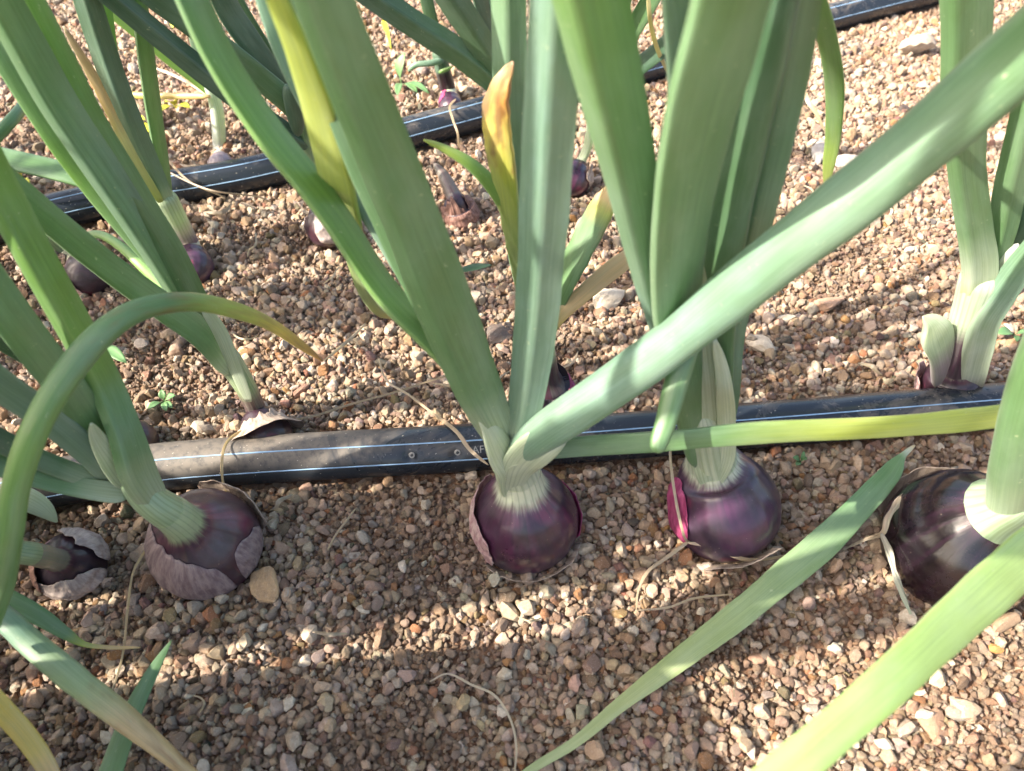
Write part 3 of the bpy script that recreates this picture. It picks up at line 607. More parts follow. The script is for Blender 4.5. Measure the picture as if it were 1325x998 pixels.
leaf(B1, [(262, 420, 14), (222, 383, 16), (190, 350, 15), (160, 322, 13), (133, 305, 11), (115, 305, 9), (110, 316, 4)], z=[8, 8, 8, 8.3, 8.2, 7.6, 7], cols=[(0, GL), (0.6, GL), (0.85, GM), (1, WB)], kind='O')
leaf(B1, [(322, 520, 12), (305, 478, 16), (285, 430, 18), (262, 395, 12)], d=[26, 26, 26.2], cols=[(0, WB), (1, WB)], kind='F', twist=30, base=1.1, name='sheath')
leaf(B1, [(200, 300, 10), (150, 230, 22), (95, 130, 30), (35, 20, 32), (10, -30, 32)], d=[28.5, 30, 31], cols=GM, kind='D', twist=30, ext=12)

# --- B2 dark bulb just behind the pipe at left
b = Bulb(172, 574, 32, [(150, 548, 27), (120, 520, 26.5), (80, 490, 26)], 0.8, (24, 22, 22)); B2 = plant('dark onion bulb half hidden behind the front pipe and the leaves at left', b)
b.build(B2, BM_D, seed=8, neckcols=[(0, (0.10, 0.04, 0.05)), (1, GM)])
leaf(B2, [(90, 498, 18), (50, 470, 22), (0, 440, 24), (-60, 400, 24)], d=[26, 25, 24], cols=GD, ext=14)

# --- B3
b = Bulb(706, 516, 40, [(706, 496, 28.2), (700, 450, 28.1), (692, 395, 28)], 0.9, (36, 35, 40)); B3 = plant('reddish onion behind the pipe, its neck hidden by the middle onion, one brown-tipped leaf', b)
b.build(B3, BM_D, seed=9, neckcols=[(0, (0.05, 0.015, 0.025)), (0.3, (0.07, 0.03, 0.04)), (0.45, PB), (1, PB)])
b.skin(0.12, 0.40, -0.2, 0.95, 0.0010, 0.0010, M_SKIN_MAG, 91, 0.1, parent=b.obj)
leaf(B3, [(690, 400, 28), (676, 330, 38), (666, 220, 42), (660, 110, 44), (658, 0, 46), (658, -50, 46)], d=[28, 28, 28], cols=[(0, GM), (0.4, GB), (1, GM)], kind='V', twist=15, ext=24, base=0.2)
leaf(B3, [(684, 400, 18), (672, 350, 20), (662, 295, 24), (654, 240, 31), (645, 185, 37), (642, 140, 35), (650, 108, 26), (664, 80, 7)], d=[27.6, 27, 26.6, 26.4, 26.4], cols=[(0, GM), (0.25, (0.34, 0.44, 0.14)), (0.45, YG), (0.62, YE), (0.78, OR), (0.9, TN), (1, BR)], kind='D', twist=-30, wav=0.22, spot=1.6)
leaf(B3, [(676, 345, 14), (660, 282, 18), (640, 245, 20), (612, 215, 17), (580, 195, 12), (548, 181, 5)], d=[27.4, 27.2, 27, 27, 27], cols=[(0, LIME), (0.6, GL), (1, YG)], kind='O')
leaf(B3, [(700, 440, 20), (722, 388, 24), (745, 335, 34), (768, 290, 36), (785, 258, 27), (798, 235, 10)], d=[28.2, 29, 30, 30.6], cols=[(0, GM), (0.6, GM), (0.72, YG), (0.8, TN), (1, TN)], kind='D', twist=-20, wav=0.12, spot=0.5)
leaf(B3, [(702, 445, 14), (722, 412, 18), (752, 383, 22), (785, 355, 25), (818, 330, 22), (850, 310, 8)], d=[27.6, 28.5, 30, 31], cols=[(0, YE), (0.3, TN), (1, TN)], kind='F', twist=10, mat=None, wav=0.1)

# --- B4
b = Bulb(1228, 506, 38, [(1236, 476, 29.0), (1248, 430, 29.0), (1262, 385, 29.2), (1276, 345, 29.4)], 0.7, (52, 44, 46, 58), flare=0.2); B4 = plant('onion behind the pipe at right with a flared purple and pale green sheath', b)
b.build(B4, BM_D, seed=10, neckcols=[(0, (0.05, 0.02, 0.035)), (0.35, (0.09, 0.035, 0.06)), (0.55, PB), (1, (0.5, 0.56, 0.42))])
b.skin(-0.34, -0.14, -0.1, 0.8, 0.0012, 0.0030, M_SKIN_PINK, 95, 0.1, parent=b.obj)
leaf(B4, [(1230, 512, 34), (1226, 490, 38), (1220, 460, 34), (1213, 436, 40), (1206, 420, 26), (1194, 410, 4)], d=[29.6, 28.6, 28.2, 28, 28, 28], cols=[(0, (0.10, 0.04, 0.07)), (0.35, (0.30, 0.24, 0.24)), (0.5, PB), (1, PB)], kind='D', twist=30, name='sheath')
leaf(B4, [(1236, 514, 40), (1246, 494, 46), (1256, 455, 50), (1268, 418, 46), (1292, 384, 38), (1325, 340, 36), (1380, 280, 38), (1440, 210, 40)], d=[29.6, 28.5, 28.2, 28.2, 28.2, 28.1, 28, 28], cols=[(0, (0.06, 0.025, 0.04)), (0.12, (0.09, 0.04, 0.06)), (0.22, PB), (0.6, GB), (1, GM)], kind='V', twist=10, ext=10)
leaf(B4, [(1262, 400, 36), (1268, 350, 42), (1262, 300, 42), (1252, 230, 44), (1248, 150, 52), (1250, 70, 58), (1251, 0, 62), (1250, -50, 62)], d=[28.8, 28.8, 28.4, 28], cols=[(0, YG), (0.12, PB), (0.3, GM), (1, GM)], kind='R', twist=-8, ext=22)
leaf(B4, [(1285, 345, 26), (1296, 300, 34), (1308, 240, 38), (1328, 160, 42), (1350, 70, 46), (1375, -30, 46)], d=[29.2, 29, 28.6], cols=[(0, GM), (1, GM)], kind='V', twist=-8, ext=18)
leaf(B4, [(1292, 345, 18), (1318, 300, 26), (1350, 235, 30), (1400, 150, 32)], d=[29.4, 29.4, 29], cols=[(0, PB), (0.3, GD), (1, GM)], kind='D', ext=16)
leaf(B4, [(1272, 372, 14), (1286, 348, 20), (1300, 330, 16), (1318, 316, 6)], d=[29.4, 29.0, 28.9], cols=[(0, PB), (1, (0.5, 0.5, 0.46))], kind='D', base=1, name='sheath')

# --- C1
b = Bulb(118, 352, 31, [(88, 328, 42.4), (50, 296, 42.2), (0, 262, 42)], 0.7, (24, 26, 24)); C1 = plant('black onion bulb with a torn pinkish skin between the pipes at far left', b)
b.build(C1, BM_D, seed=12, neckcols=[(0, (0.30, 0.34, 0.24)), (1, GM)])
b.skin(-0.42, -0.14, -0.6, 1.0, 0.0014, 0.0020, M_SKIN_PINK, 97, 0.1, parent=b.obj)
leaf(C1, [(10, 268, 22), (-40, 225, 24), (-100, 180, 24)], d=[42, 42, 42], cols=GM, ext=20)
# --- C2
b = Bulb(252, 345, 24, [(244, 318, 41.4), (228, 285, 41.4), (210, 248, 41.4)], 0.9, (28, 28, 30)); C2 = plant('onion with purple bulb and veined pale neck by the far pipe at left', b)
b.build(C2, BM_A3, seed=13, neckcols=[(0, (0.16, 0.08, 0.14)), (0.3, (0.5, 0.42, 0.42)), (0.5, PB), (1, (0.40, 0.48, 0.32))])
b.skin(-0.5, -0.2, 0.2, 1.6, 0.0012, 0.0030, M_SKIN, 98, 0.2, parent=b.obj)
leaf(C2, [(219, 272, 20), (203, 236, 26), (180, 185, 30), (155, 125, 32), (132, 60, 33), (113, 0, 34), (100, -45, 34)], d=[41.2, 40.7, 40.5, 40], cols=[(0, PB), (0.15, GB), (1, GD)], kind='V', twist=15, ext=18, base=0.15)
leaf(C2, [(217, 262, 14), (211, 220, 17), (200, 150, 20), (190, 80, 21), (180, 0, 21), (176, -40, 21)], d=[42, 42, 42], cols=[(0, GM), (1, GM)], kind='D', twist=36, ext=18)
leaf(C2, [(208, 262, 12), (180, 218, 13), (150, 160, 12), (118, 95, 13), (82, 34, 6)], d=[40.6, 40, 39.5], cols=[(0, YG), (0.4, (0.55, 0.55, 0.25)), (0.6, TN), (1, (0.45, 0.34, 0.24))], kind='F', twist=20, wav=0.1)
leaf(C2, [(208, 255, 10), (190, 215, 14), (168, 160, 16), (148, 90, 17), (138, 30, 18), (132, -30, 18)], d=[42.2, 43, 43.6], cols=[(0, GM), (0.6, GL), (1, GL)], kind='D', twist=20, ext=12)
leaf(C2, [(200, 262, 14), (150, 245, 24), (100, 228, 27), (50, 215, 27), (0, 204, 27), (-60, 190, 27)], d=[42, 42.6, 43], cols=[(0, GM), (1, GM)], kind='D', twist=25, ext=14)
leaf(C2, [(-60, 235, 16), (-10, 182, 16), (20, 150, 15), (45, 118, 13), (60, 100, 6)], z=[6, 6.5, 7, 6, 5], cols=GM, kind='O')
# --- C3
b = Bulb(424, 292, 29, [(414, 262, 44), (404, 215, 44), (394, 150, 44)], 1.2, (16, 18, 24), 0.98); C3 = plant('onion with purple and silvery grey bulb between the pipes, behind the bright green leaf', b)
b.build(C3, BM_A1, seed=14, neckcols=[(0, PB), (1, GM)])
b.skin(-0.10, 0.16, -0.7, 0.85, 0.0006, 0.0003, M_SKIN_GREY, 99, 0.2, parent=b.obj)
b.skin(-0.42, -0.28, -0.7, 0.85, 0.0006, 0.0003, M_SKIN_GREY, 96, 0.2, parent=b.obj)
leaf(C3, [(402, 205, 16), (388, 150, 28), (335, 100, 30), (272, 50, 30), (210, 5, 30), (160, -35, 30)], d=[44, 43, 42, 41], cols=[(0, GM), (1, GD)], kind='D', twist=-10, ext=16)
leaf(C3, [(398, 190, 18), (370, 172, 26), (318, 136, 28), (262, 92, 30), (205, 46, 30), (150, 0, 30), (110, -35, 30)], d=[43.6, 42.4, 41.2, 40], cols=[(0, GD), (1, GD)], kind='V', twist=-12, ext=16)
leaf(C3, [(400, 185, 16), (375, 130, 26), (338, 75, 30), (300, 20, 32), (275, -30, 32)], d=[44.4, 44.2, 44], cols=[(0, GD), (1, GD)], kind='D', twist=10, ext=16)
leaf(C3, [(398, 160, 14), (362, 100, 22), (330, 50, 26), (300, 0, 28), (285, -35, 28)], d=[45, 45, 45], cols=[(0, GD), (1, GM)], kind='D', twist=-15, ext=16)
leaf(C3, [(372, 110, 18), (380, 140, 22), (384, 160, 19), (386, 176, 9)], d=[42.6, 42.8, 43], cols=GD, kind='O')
# --- C4, C5: bulbs between the rows
b = Bulb(596, 278, 23, [(588, 256, 46), (574, 228, 48), (562, 212, 49)], 0.2, (20, 17, 9)); C4 = plant('withered onion in dark red-brown skin just behind the middle plant', b, 'onion plant')
b.build(C4, BM_D, seed=15, neckcols=[(0, (0.12, 0.05, 0.05)), (1, (0.16, 0.10, 0.09))])
b.skin(-0.3, 0.1, -0.5, 1.1, 0.0008, 0.0010, M_SKIN_BROWN, 71, 0.2, parent=b.obj)
b.skin(0.08, 0.34, -0.5, 1.1, 0.0008, 0.0010, M_SKIN_BROWN, 72, 0.2, parent=b.obj)
b = Bulb(742, 232, 22, [(748, 216, 50), (760, 190, 50.5), (768, 150, 51)], 1.0, (12, 12, 14)); C5 = plant('small bright purple onion glimpsed between the tall leaves below the far pipe', b)
b.build(C5, BM_A2, seed=16)
b.skin(0.1, 0.3, -0.2, 0.9, 0.0014, 0.0040, M_SKIN, 73, 0.2, parent=b.obj)
leaf(C5, [(772, 150, 14), (790, 90, 20), (830, 20, 24), (865, -40, 24)], d=[51, 50, 49], cols=GM, ext=22)  # three leaves added behind the tall ones to shade the far gravel
leaf(C5, [(775, 150, 14), (800, 110, 20), (860, 60, 24), (930, 0, 24), (975, -40, 24)], d=[51, 50, 49], cols=GD, ext=20)
leaf(C5, [(764, 160, 12), (780, 100, 18), (800, 30, 20), (812, -30, 20)], d=[51, 50, 49], cols=GM, ext=14)
# --- D row behind the far pipe
b = Bulb(286, 215, 17, [(284, 190, 54.8), (280, 140, 54.8), (262, 80, 54.6)], 0.5, (17, 17, 15)); D1 = plant('onion with a bleached whitish neck standing behind the far pipe', b)
b.build(D1, BM_G, seed=17, neckcols=[(0, (0.6, 0.6, 0.58)), (0.5, (0.66, 0.70, 0.66)), (1, (0.55, 0.66, 0.6))])
leaf(D1, [(278, 125, 10), (250, 100, 15), (215, 72, 17), (172, 36, 18), (130, 2, 18), (90, -30, 18)], d=[55, 54, 53], cols=[(0, LIME), (1, LIME)], kind='D', ext=8)
leaf(D1, [(276, 130, 10), (255, 62, 14), (246, 10, 16), (240, -40, 16)], d=[55.5, 56, 56], cols=[(0, (0.5, 0.6, 0.5)), (1, GM)], kind='D', ext=12)
leaf(D1, [(272, 125, 8), (200, 124, 8), (150, 120, 9), (120, 95, 5)], z=[5, 4.5, 4, 3.5], cols=[(0, TN), (0.5, YE), (1, YG)], kind='O')
b = Bulb(584, 140, 17, [(580, 118, 62), (573, 90, 62), (566, 62, 62)], 0.6, (20, 20, 18)); D2 = plant('onion with slim black and magenta neck standing behind the far pipe', b)
b.build(D2, BM_A2, seed=18, neckcols=[(0, (0.04, 0.012, 0.03)), (0.45, (0.03, 0.012, 0.02)), (0.5, (0.10, 0.18, 0.12)), (1, GD)])
b.skin(-0.22, -0.04, 0.2, 2.1, 0.0004, 0.0002, M_SKIN_MAG, 75, 0.1, parent=b.obj)
leaf(D2, [(570, 78, 12), (562, 40, 15), (552, 0, 17), (545, -40, 17)], d=[62, 62, 62], cols=[(0, GM), (1, GD)], ext=12)
leaf(D2, [(574, 78, 9), (556, 82, 8), (538, 84, 7), (528, 92, 4)], d=[61.6, 61, 60.8, 60.8], cols=GB, kind='O')
leaf(D2, [(568, 94, 5), (578, 90, 5), (586, 86, 2)], d=[61, 60.8, 60.8], cols=GL, kind='O')
b = Bulb(662, 150, 18, [(656, 128, 60), (648, 106, 60)], 0.8, (24, 24)); D3 = plant('dark-leaved onion behind the far pipe, its broad fan leaning left above the brown leaf tip', b)
b.build(D3, BM_D, seed=19, neckcols=[(0, PB), (1, GM)])
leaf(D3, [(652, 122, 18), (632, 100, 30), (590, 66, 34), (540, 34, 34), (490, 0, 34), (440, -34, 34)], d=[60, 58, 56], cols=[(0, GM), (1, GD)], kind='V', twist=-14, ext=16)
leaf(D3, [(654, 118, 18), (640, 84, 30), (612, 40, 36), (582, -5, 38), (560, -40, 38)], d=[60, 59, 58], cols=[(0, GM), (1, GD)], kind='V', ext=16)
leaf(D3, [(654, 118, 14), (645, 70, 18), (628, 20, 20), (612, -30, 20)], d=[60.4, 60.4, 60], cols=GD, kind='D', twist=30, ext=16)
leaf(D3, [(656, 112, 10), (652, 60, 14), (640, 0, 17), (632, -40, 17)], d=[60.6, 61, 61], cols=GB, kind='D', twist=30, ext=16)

# --- unseen onions added to shade the foreground, the farther ones continuing the rows
def outside(x, y, lean, n, label, hgt=43):
    x, y = x / 100, y / 100; dep = y * CP + H * SP; cx = CXP + x / dep * F; cy = CYP - (y * SP - H * CP) / dep * F; d = y * 100
    b = Bulb(cx, cy, 0.027 * F / dep, [(cx + lean * 20, cy - 0.035 * F / dep, d), (cx + lean * 30, cy - 0.06 * F / dep, d)], 1.3, (0.021 * F / dep, 0.022 * F / dep)); t = plant(label, b)
    b.build(t, BM_A3, n=32, seed=cx * 0.1)
    for k in range(n):
        a = (k - (n - 1) / 2) / n * 1.3 + lean * 0.5; P0 = b.top; L = hgt * (0.8 + 0.35 * random.random()); C = []
        for i in range(15):
            f = i / 14; C.append(P0 + np.array((math.sin(a) * L * f * (0.6 + 0.5 * f), random.uniform(-.02, .02) * 0 - (0.10 * (k % 2 * 2 - 1)) * L * f, L * (math.cos(a) * f - 0.12 * f * f))) / 100)
        C = np.array(C); Wd = 0.014 * np.clip(1.15 - np.linspace(0, 1, 15) ** 2, 0.05, 1)
        o = sweep('leaf', C, Wd, 1, 'D', 20, 12, grad([(0, PB), (0.15, GM), (1, GM)], 15), np.zeros(15), None, M_LEAF, 0, k); adopt(o, t)
    return t

OUT = [(-14, -4, 6, 'camera side'), (-24, -2, 7, 'camera side'), (-35, -4, 7, 'camera side'), (-47, -2, 7, 'camera side'), (-60, -3, 6, 'camera side'), (-28, 7, 6, 'nearest'), (-46, 11, 7, 'nearest'), (-60, 8, 7, 'nearest'), (-75, 10, 6, 'nearest'),
       (-44, 29, 7, 'second'), (-62, 29, 6, 'second'), (-78, 29, 6, 'second'), (-60, 43, 7, 'third'), (-80, 43, 6, 'third')]
ORD = {}
for x, y, n, row in OUT:
    ORD[row] = ORD.get(row, 0) + 1
    outside(x, y, -0.5, n, 'unseen red onion added for shade in the %s row, %s beyond the left edge' % (row, ('first', 'second', 'third', 'fourth', 'fifth', 'sixth')[ORD[row] - 1]))

# ------------------------------------------------------------------ loose things on the gravel
def strand(pts, z, label, name='dry_fibre', w=4, cols=(0.40, 0.29, 0.18), kind='D', cat='dry fibre', wav=0.15, mat=None, group=None):
    wk = 0.72 if name == 'dry_fibre' else 1.0; P = [(a, b, (w if np.ndim(w) == 0 else w[i]) * wk) for i, (a, b) in enumerate(pts)]
    ctr = W(pts[0][0], pts[0][1], z=0)[0]
    o = leaf(None, P, z=z, cols=cols, kind=kind, wav=wav, name=name, mat=mat)
    me = o.data
    for v in me.vertices: v.co -= Vector((ctr[0], ctr[1], 0))
    o.location = (ctr[0], ctr[1], 0)
    return tag(o, label, cat, group)
strand([(1184, 576), (1168, 590), (1158, 604), (1146, 620), (1105, 664), (1060, 708), (1010, 750), (960, 792), (900, 838), (850, 876), (800, 914), (745, 960), (690, 994), (640, 1030)],
       [2.6, 2.6, 2.4, 2.2, 1.9, 1.7, 1.5, 1.4, 1.2, 1.1, 1.0, 0.9, 0.8, 0.7], 'long fallen onion leaf lying diagonally on the gravel, green with a shrivelled end', 'fallen_leaf',
       [4, 9, 22, 27, 34, 39, 38, 35, 31, 24, 18, 14, 11, 9], [(0, TN), (0.04, (0.5, 0.52, 0.4)), (0.09, GM), (0.3, GM), (0.55, (0.30, 0.38, 0.16)), (0.75, (0.38, 0.42, 0.18)), (1, (0.30, 0.36, 0.16))], 'D', 'fallen leaf', 0.04)
GF = 'withered brown fibres and root threads on the gravel'
strand([(352, 548), (318, 556), (294, 572), (287, 600), (291, 632), (308, 652), (327, 668)], [1.6, 2.2, 2.5, 2.6, 1.8, 1.0, 0.8], 'brown thread looped over the front pipe above the left onion bulb', w=[3, 5, 5, 5, 4, 4, 3], cols=[(0, TN), (1, (0.4, 0.3, 0.2))])
strand([(490, 465), (500, 492), (530, 512), (560, 535), (590, 558), (608, 582), (632, 602)], [0.8, 0.9, 1.0, 1.6, 2.6, 2.6, 2.4], 'twisted tan ribbon of dry leaf hanging over the pipe left of the middle onion', w=[3, 4, 4, 5, 7, 7, 4], kind='F')
strand([(345, 548), (400, 540), (455, 523), (510, 508), (560, 492), (600, 480)], 0.7, 'long thin dry stalk lying on gravel along the back of the pipe', w=[3, 4, 4, 4, 3, 3])
strand([(560, 496), (595, 500), (625, 492)], 0.8, 'short pale dry sheath scrap left of the middle onion neck', w=[3, 6, 4], kind='F')
strand([(418, 468), (440, 450), (458, 434), (474, 418)], [1.2, 0.9, 0.8, 0.6], 'short withered tip touching the yellow end of the arching leaf', w=[3, 6, 5, 3])
strand([(866, 480), (867, 560), (868, 600), (875, 650), (884, 690), (890, 702)], [6, 4.5, 4, 3, 2.2, 1.4], 'thin pale straw hanging beside the magenta scale of the right middle onion', w=[4, 4, 5, 5, 5, 4])
strand([(892, 700), (862, 722), (838, 740), (826, 765), (823, 792)], [1.4, 1.0, 0.9, 0.7, 0.6], 'curved dry stalk running left from the right middle bulb', w=[6, 7, 6, 4, 3])
strand([(888, 702), (925, 708), (955, 722), (985, 724), (1030, 716), (1075, 700), (1110, 690)], [1.5, 1.6, 1.4, 1.0, 0.9, 0.9, 0.9], 'tan dry stalk lying below the right middle bulb towards the black one', w=[5, 8, 7, 6, 4, 3, 2])
strand([(826, 790), (865, 786), (900, 774), (950, 769)], 0.7, 'faint grey dry thread lying beside the fallen leaf', w=[3, 4, 4, 3])
strand([(188, 712), (172, 742), (165, 790), (160, 840), (150, 880), (136, 912)], [1.4, 1.0, 0.8, 0.9, 0.8, 0.7], 'thin vertical brown thread on gravel left of the grey skinned bulb', w=[5, 4, 4, 4, 4, 3], cols=[(0, TN), (1, (0.34, 0.25, 0.17))])
strand([(424, 712), (436, 690), (450, 672), (460, 658)], 0.9, 'small pale twig lying alone below the front pipe at centre left', w=[5, 4, 4, 3], kind='O')
strand([(556, 882), (580, 872), (610, 886), (640, 900), (660, 930), (668, 965), (666, 1000)], 0.7, 'wiry curved root thread on the bare gravel at bottom centre', w=[2, 3, 4, 4, 4, 4, 3], cols=(0.45, 0.36, 0.26))
strand([(590, 128), (582, 138), (586, 155), (592, 172), (594, 192)], [3, 2.6, 2.5, 2.0, 0.8], 'tan thread hanging over the far pipe below the magenta neck', w=[3, 4, 4, 4, 3])
strand([(838, -10), (842, 30), (850, 62), (862, 88), (876, 112)], [16, 14, 11, 9, 7], 'pale yellow dry leaf strip hanging at top between the tall leaves', w=[8, 8, 8, 7, 3], cols=(0.55, 0.48, 0.26))
strand([(112, 80), (135, 98), (160, 115), (180, 138), (195, 165), (194, 188), (215, 205), (245, 235), (290, 255)], [7, 7, 6.6, 6, 5, 3.6, 2.8, 2.4, 1.2], 'curling brown dead leaf strip in front of the dark leaves at upper left', w=[4, 6, 7, 7, 6, 4, 4, 4, 3], cols=(0.32, 0.22, 0.12))
strand([(170, 200), (205, 216), (245, 236), (280, 248), (330, 254), (352, 262)], [3.6, 3.2, 2.6, 2.4, 1.4, 0.7], 'thin brown strand crossing the far pipe by the pale neck', w=3, cols=(0.28, 0.19, 0.11))
strand([(1036, 100), (1044, 128), (1058, 150), (1068, 172)], [4, 3.4, 2.6, 1.5], 'small brown shrivelled leaf tip beside the thin hanging green leaf', w=[4, 8, 6, 3], cols=(0.36, 0.26, 0.14), kind='F')
strand([(185, -10), (196, 18), (206, 40), (222, 70), (240, 100)], [6, 5, 5, 4, 3], 'fine orange brown fibre near the top left corner', w=3, cols=(0.30, 0.16, 0.07))
strand([(200, 88), (230, 100), (260, 118), (280, 136), (298, 170)], [3.5, 3.2, 3, 2.6, 1.0], 'tan withered leaf tail beside the whitish neck', w=[5, 5, 4, 4, 2])
strand([(1090, 712), (1120, 698), (1142, 690), (1150, 668), (1172, 640), (1205, 618), (1240, 604)], [0.8, 1.0, 2.0, 2.6, 2.8, 2.6, 1.6], 'crumpled tan skin cord wrapped round the left of the black bulb', 'dry_fibre', [4, 6, 9, 11, 12, 10, 5], (0.36, 0.28, 0.20), 'F', wav=0.55)
strand([(1140, 690), (1150, 712), (1158, 742), (1170, 775), (1182, 803)], [2.0, 1.9, 1.5, 1.0, 0.6], 'limp grey green skin strip hanging down left of the black bulb', w=[8, 12, 10, 9, 3], cols=[(0, (0.34, 0.28, 0.22)), (1, (0.22, 0.26, 0.18))], kind='F', wav=0.5)
strand([(590, 352), (612, 346), (636, 343)], 0.8, 'single small green leaf lying on gravel behind the tall centre leaves', 'fallen_leaf', [4, 9, 3], GD, 'F', 'fallen leaf')
strand([(722, 478), (740, 470), (748, 455)], 0.8, 'tiny pale curl of dry root right of the middle onion', w=[3, 4, 2], cols=(0.55, 0.42, 0.28))

LG = 'short dry root fibres and leaf scraps scattered over the gravel'
rl = random.Random(5)
LP = ['right of the veined purple-necked onion by the far pipe', 'on the shaded gravel left of the silvery bulb', 'just left of the silvery grey bulb', 'by the foot of the veined neck near the far pipe', 'on the far pipe edge beside the bleached neck',
      'left of the brown skinned withered onion', 'below the brown skinned withered onion', 'left of the curled hanging leaf tip', 'behind the far pipe left of the magenta neck', 'beside the thin hanging green leaf, upper part',
      'below the tip of the thin hanging green leaf', 'on sunlit gravel left of the flared sheath onion', 'just behind the pipe right of the middle necks', 'above the slim leaning neck behind the front pipe', 'under the yellowing arch tip at left',
      'in front of the pipe right of the grey skinned bulb', 'at the bottom right of the middle bulb', 'under the long fallen leaf', 'on bare gravel at the bottom left of centre', 'right of the green blade at the bottom left',
      'touching the far pipe left of the silvery bulb', 'near the pinkish skinned bulb at far left', 'by the reddish bulb behind the pipe', 'between the fallen leaf end and the black bulb', 'between the two leftmost front bulbs']
for k, (px, py) in enumerate([(300, 262), (330, 300), (392, 262), (232, 212), (310, 205), (520, 250), (560, 290), (440, 345), (500, 120), (1010, 150), (1040, 240), (1150, 330), (1110, 470), (300, 430), (240, 470), (380, 640), (700, 800), (950, 880), (450, 820), (250, 900), (350, 165), (100, 260), (660, 480), (1230, 620), (150, 620)]):
    a = rl.uniform(0, 3.14); L = rl.uniform(14, 34); sc_ = 1 if py > 300 else 0.8; pts = []; aa = a
    x_, y_ = px, py
    for j in range(5): pts.append((x_, y_)); x_ += math.cos(aa) * L * sc_ / 2; y_ += math.sin(aa) * L * sc_ / 3; aa += rl.uniform(-0.7, 0.7)
    strand(pts, [0.7, 0.9, 1.1, 0.9, 0.6], 'short dry fibre lying ' + LP[k], w=[2, 3, 3.5, 3, 1.5] if k % 3 else [3, 6, 8, 6, 2], cols=[(0.36, 0.27, 0.18), (0.46, 0.36, 0.24), (0.24, 0.16, 0.10)][k % 3], kind='D' if k % 3 else 'F', group=LG, wav=0.3)
# ------------------------------------------------------------------ weeds
def weed(px, py, leaves, label, mat, hgt=0.5, cat='weed', group=None):
    p, m = W(px, py, z=0.3); root = thing('weed_seedling', label, cat, (p[0], p[1], 0), group)
    for (dx, dy, wpx, z) in leaves:
        q, _ = W(px + dx, py + dy, z=z); L = q - p; ln = np.linalg.norm(L); T = unit(L); up = np.array((0, 0, 1.0)); B = unit(np.cross(T, up)); w = wpx * m / 2; N = np.cross(B, T)
        V = []; n = 8
        for i in range(n + 1):
            f = i / n; ww = w * math.sin(math.pi * min(1, max(0, (f - 0.25)) / 0.75)) ** 0.7 if f > 0.25 else w * 0.10
            c = p + L * f + N * math.sin(f * math.pi) * ln * 0.15
            for s_ in (-1, -0.5, 0, 0.5, 1): V.append(c + B * (ww + 0.0001) * s_ + N * (abs(s_) * ww * 0.3) - np.array((p[0], p[1], 0)))
        Fc = [(i * 5 + k, i * 5 + k + 1, i * 5 + 6 + k, i * 5 + 5 + k) for i in range(n) for k in range(4)]
        o = link('leaf', mesh('leaf', V, Fc), root, mat)
        md = o.modifiers.new('thick', 'SOLIDIFY'); md.thickness = 0.0003
weed(213, 520, [(-22, 10, 9, .6), (-4, -16, 9, .9), (14, -8, 10, .8), (2, 12, 8, .6), (10, 8, 7, .6)], 'four-leaved grey green seedling on gravel behind the front pipe', M_WEED)
weed(1036, 598, [(8, -4, 9, .8), (-10, -6, 8, .7), (-6, 4, 6, .5), (4, -14, 5, 1.0)], 'tiny seedling in the shade under the pipe right of the middle', M_WEED)
weed(1312, 434, [(-22, -2, 14, .9), (16, -3, 12, .9), (4, 8, 8, .6)], 'round-leaved seedling by the right-hand onion behind the pipe', M_WEED)
weed(130, 452, [(34, 18, 15, 1.2), (-10, -10, 9, 1.4), (-24, 0, 9, 1.0)], 'weed with a dark oval leaf under the arching leaf', M_WEED)
weed(104, 432, [(4, -12, 22, 1.6), (-14, 6, 12, 1.0)], 'roundish grey green weed leaf left of the arching leaf', M_WEED)
weed(245, 28, [(-22, 8, 16, 1.6), (8, -8, 14, 2.0), (-8, -18, 14, 2.2), (20, 4, 10, 1.2), (2, 16, 14, .8)], 'sunlit yellow weed at the top left between the leaves', M_WEEDY)
weed(170, 165, [(8, -24, 16, 2.0), (-18, -4, 14, 1.8), (20, -10, 12, 1.6), (28, 8, 12, 1)], 'bright yellow green weed glimpsed behind the dark spotted leaf', M_WEEDY)
weed(228, 140, [(-14, -8, 12, 1.4), (10, -14, 12, 1.6), (-20, 4, 10, 1.0), (18, 0, 10, 1.0)], 'yellow green weed by the whitish neck at upper left', M_WEEDY)
weed(260, 110, [(-10, -12, 12, 1.4), (14, 0, 12, 1.4), (0, 10, 9, 1.0)], 'small yellow leaved weed above the pale neck', M_WEEDY)
weed(628, 32, [(2, -22, 14, 2.5), (8, 2, 9, 1.5), (-12, 12, 8, 1.5)], 'glowing yellow weed leaf behind the dark fan at top centre', M_WEEDY)
weed(520, 110, [(4, -42, 16, 3.0), (-6, 14, 9, 1.0), (20, 10, 10, .8), (36, 12, 9, .8)], 'pale thin weed behind the far pipe left of the magenta neck', M_WEED)
weed(496, 30, [(8, -20, 5, 3.0), (-14, -26, 5, 3.0), (10, 34, 4, 1.0), (2, 10, 4, 1)], 'fine yellowish grass sprig at the top centre left', M_WEEDY)
weed(530, 402, [(-4, -14, 6, 1.2), (0, 18, 4, .8), (-8, 2, 5, .8)], 'slender green sprout beside the hanging curled leaf tip', M_WEED)
weed(55, 360, [(-4, -50, 4, 3.5), (8, -34, 4, 2.5), (-18, -56, 4, 3.5), (6, 26, 5, 1)], 'wispy upright weed left of the pinkish bulb', M_WEED)
weed(30, 236, [(-12, 6, 12, 1.0), (8, 4, 10, 1.0), (-4, -12, 9, 1.2)], 'small yellow green weed behind the far pipe at the left edge', M_WEEDY)

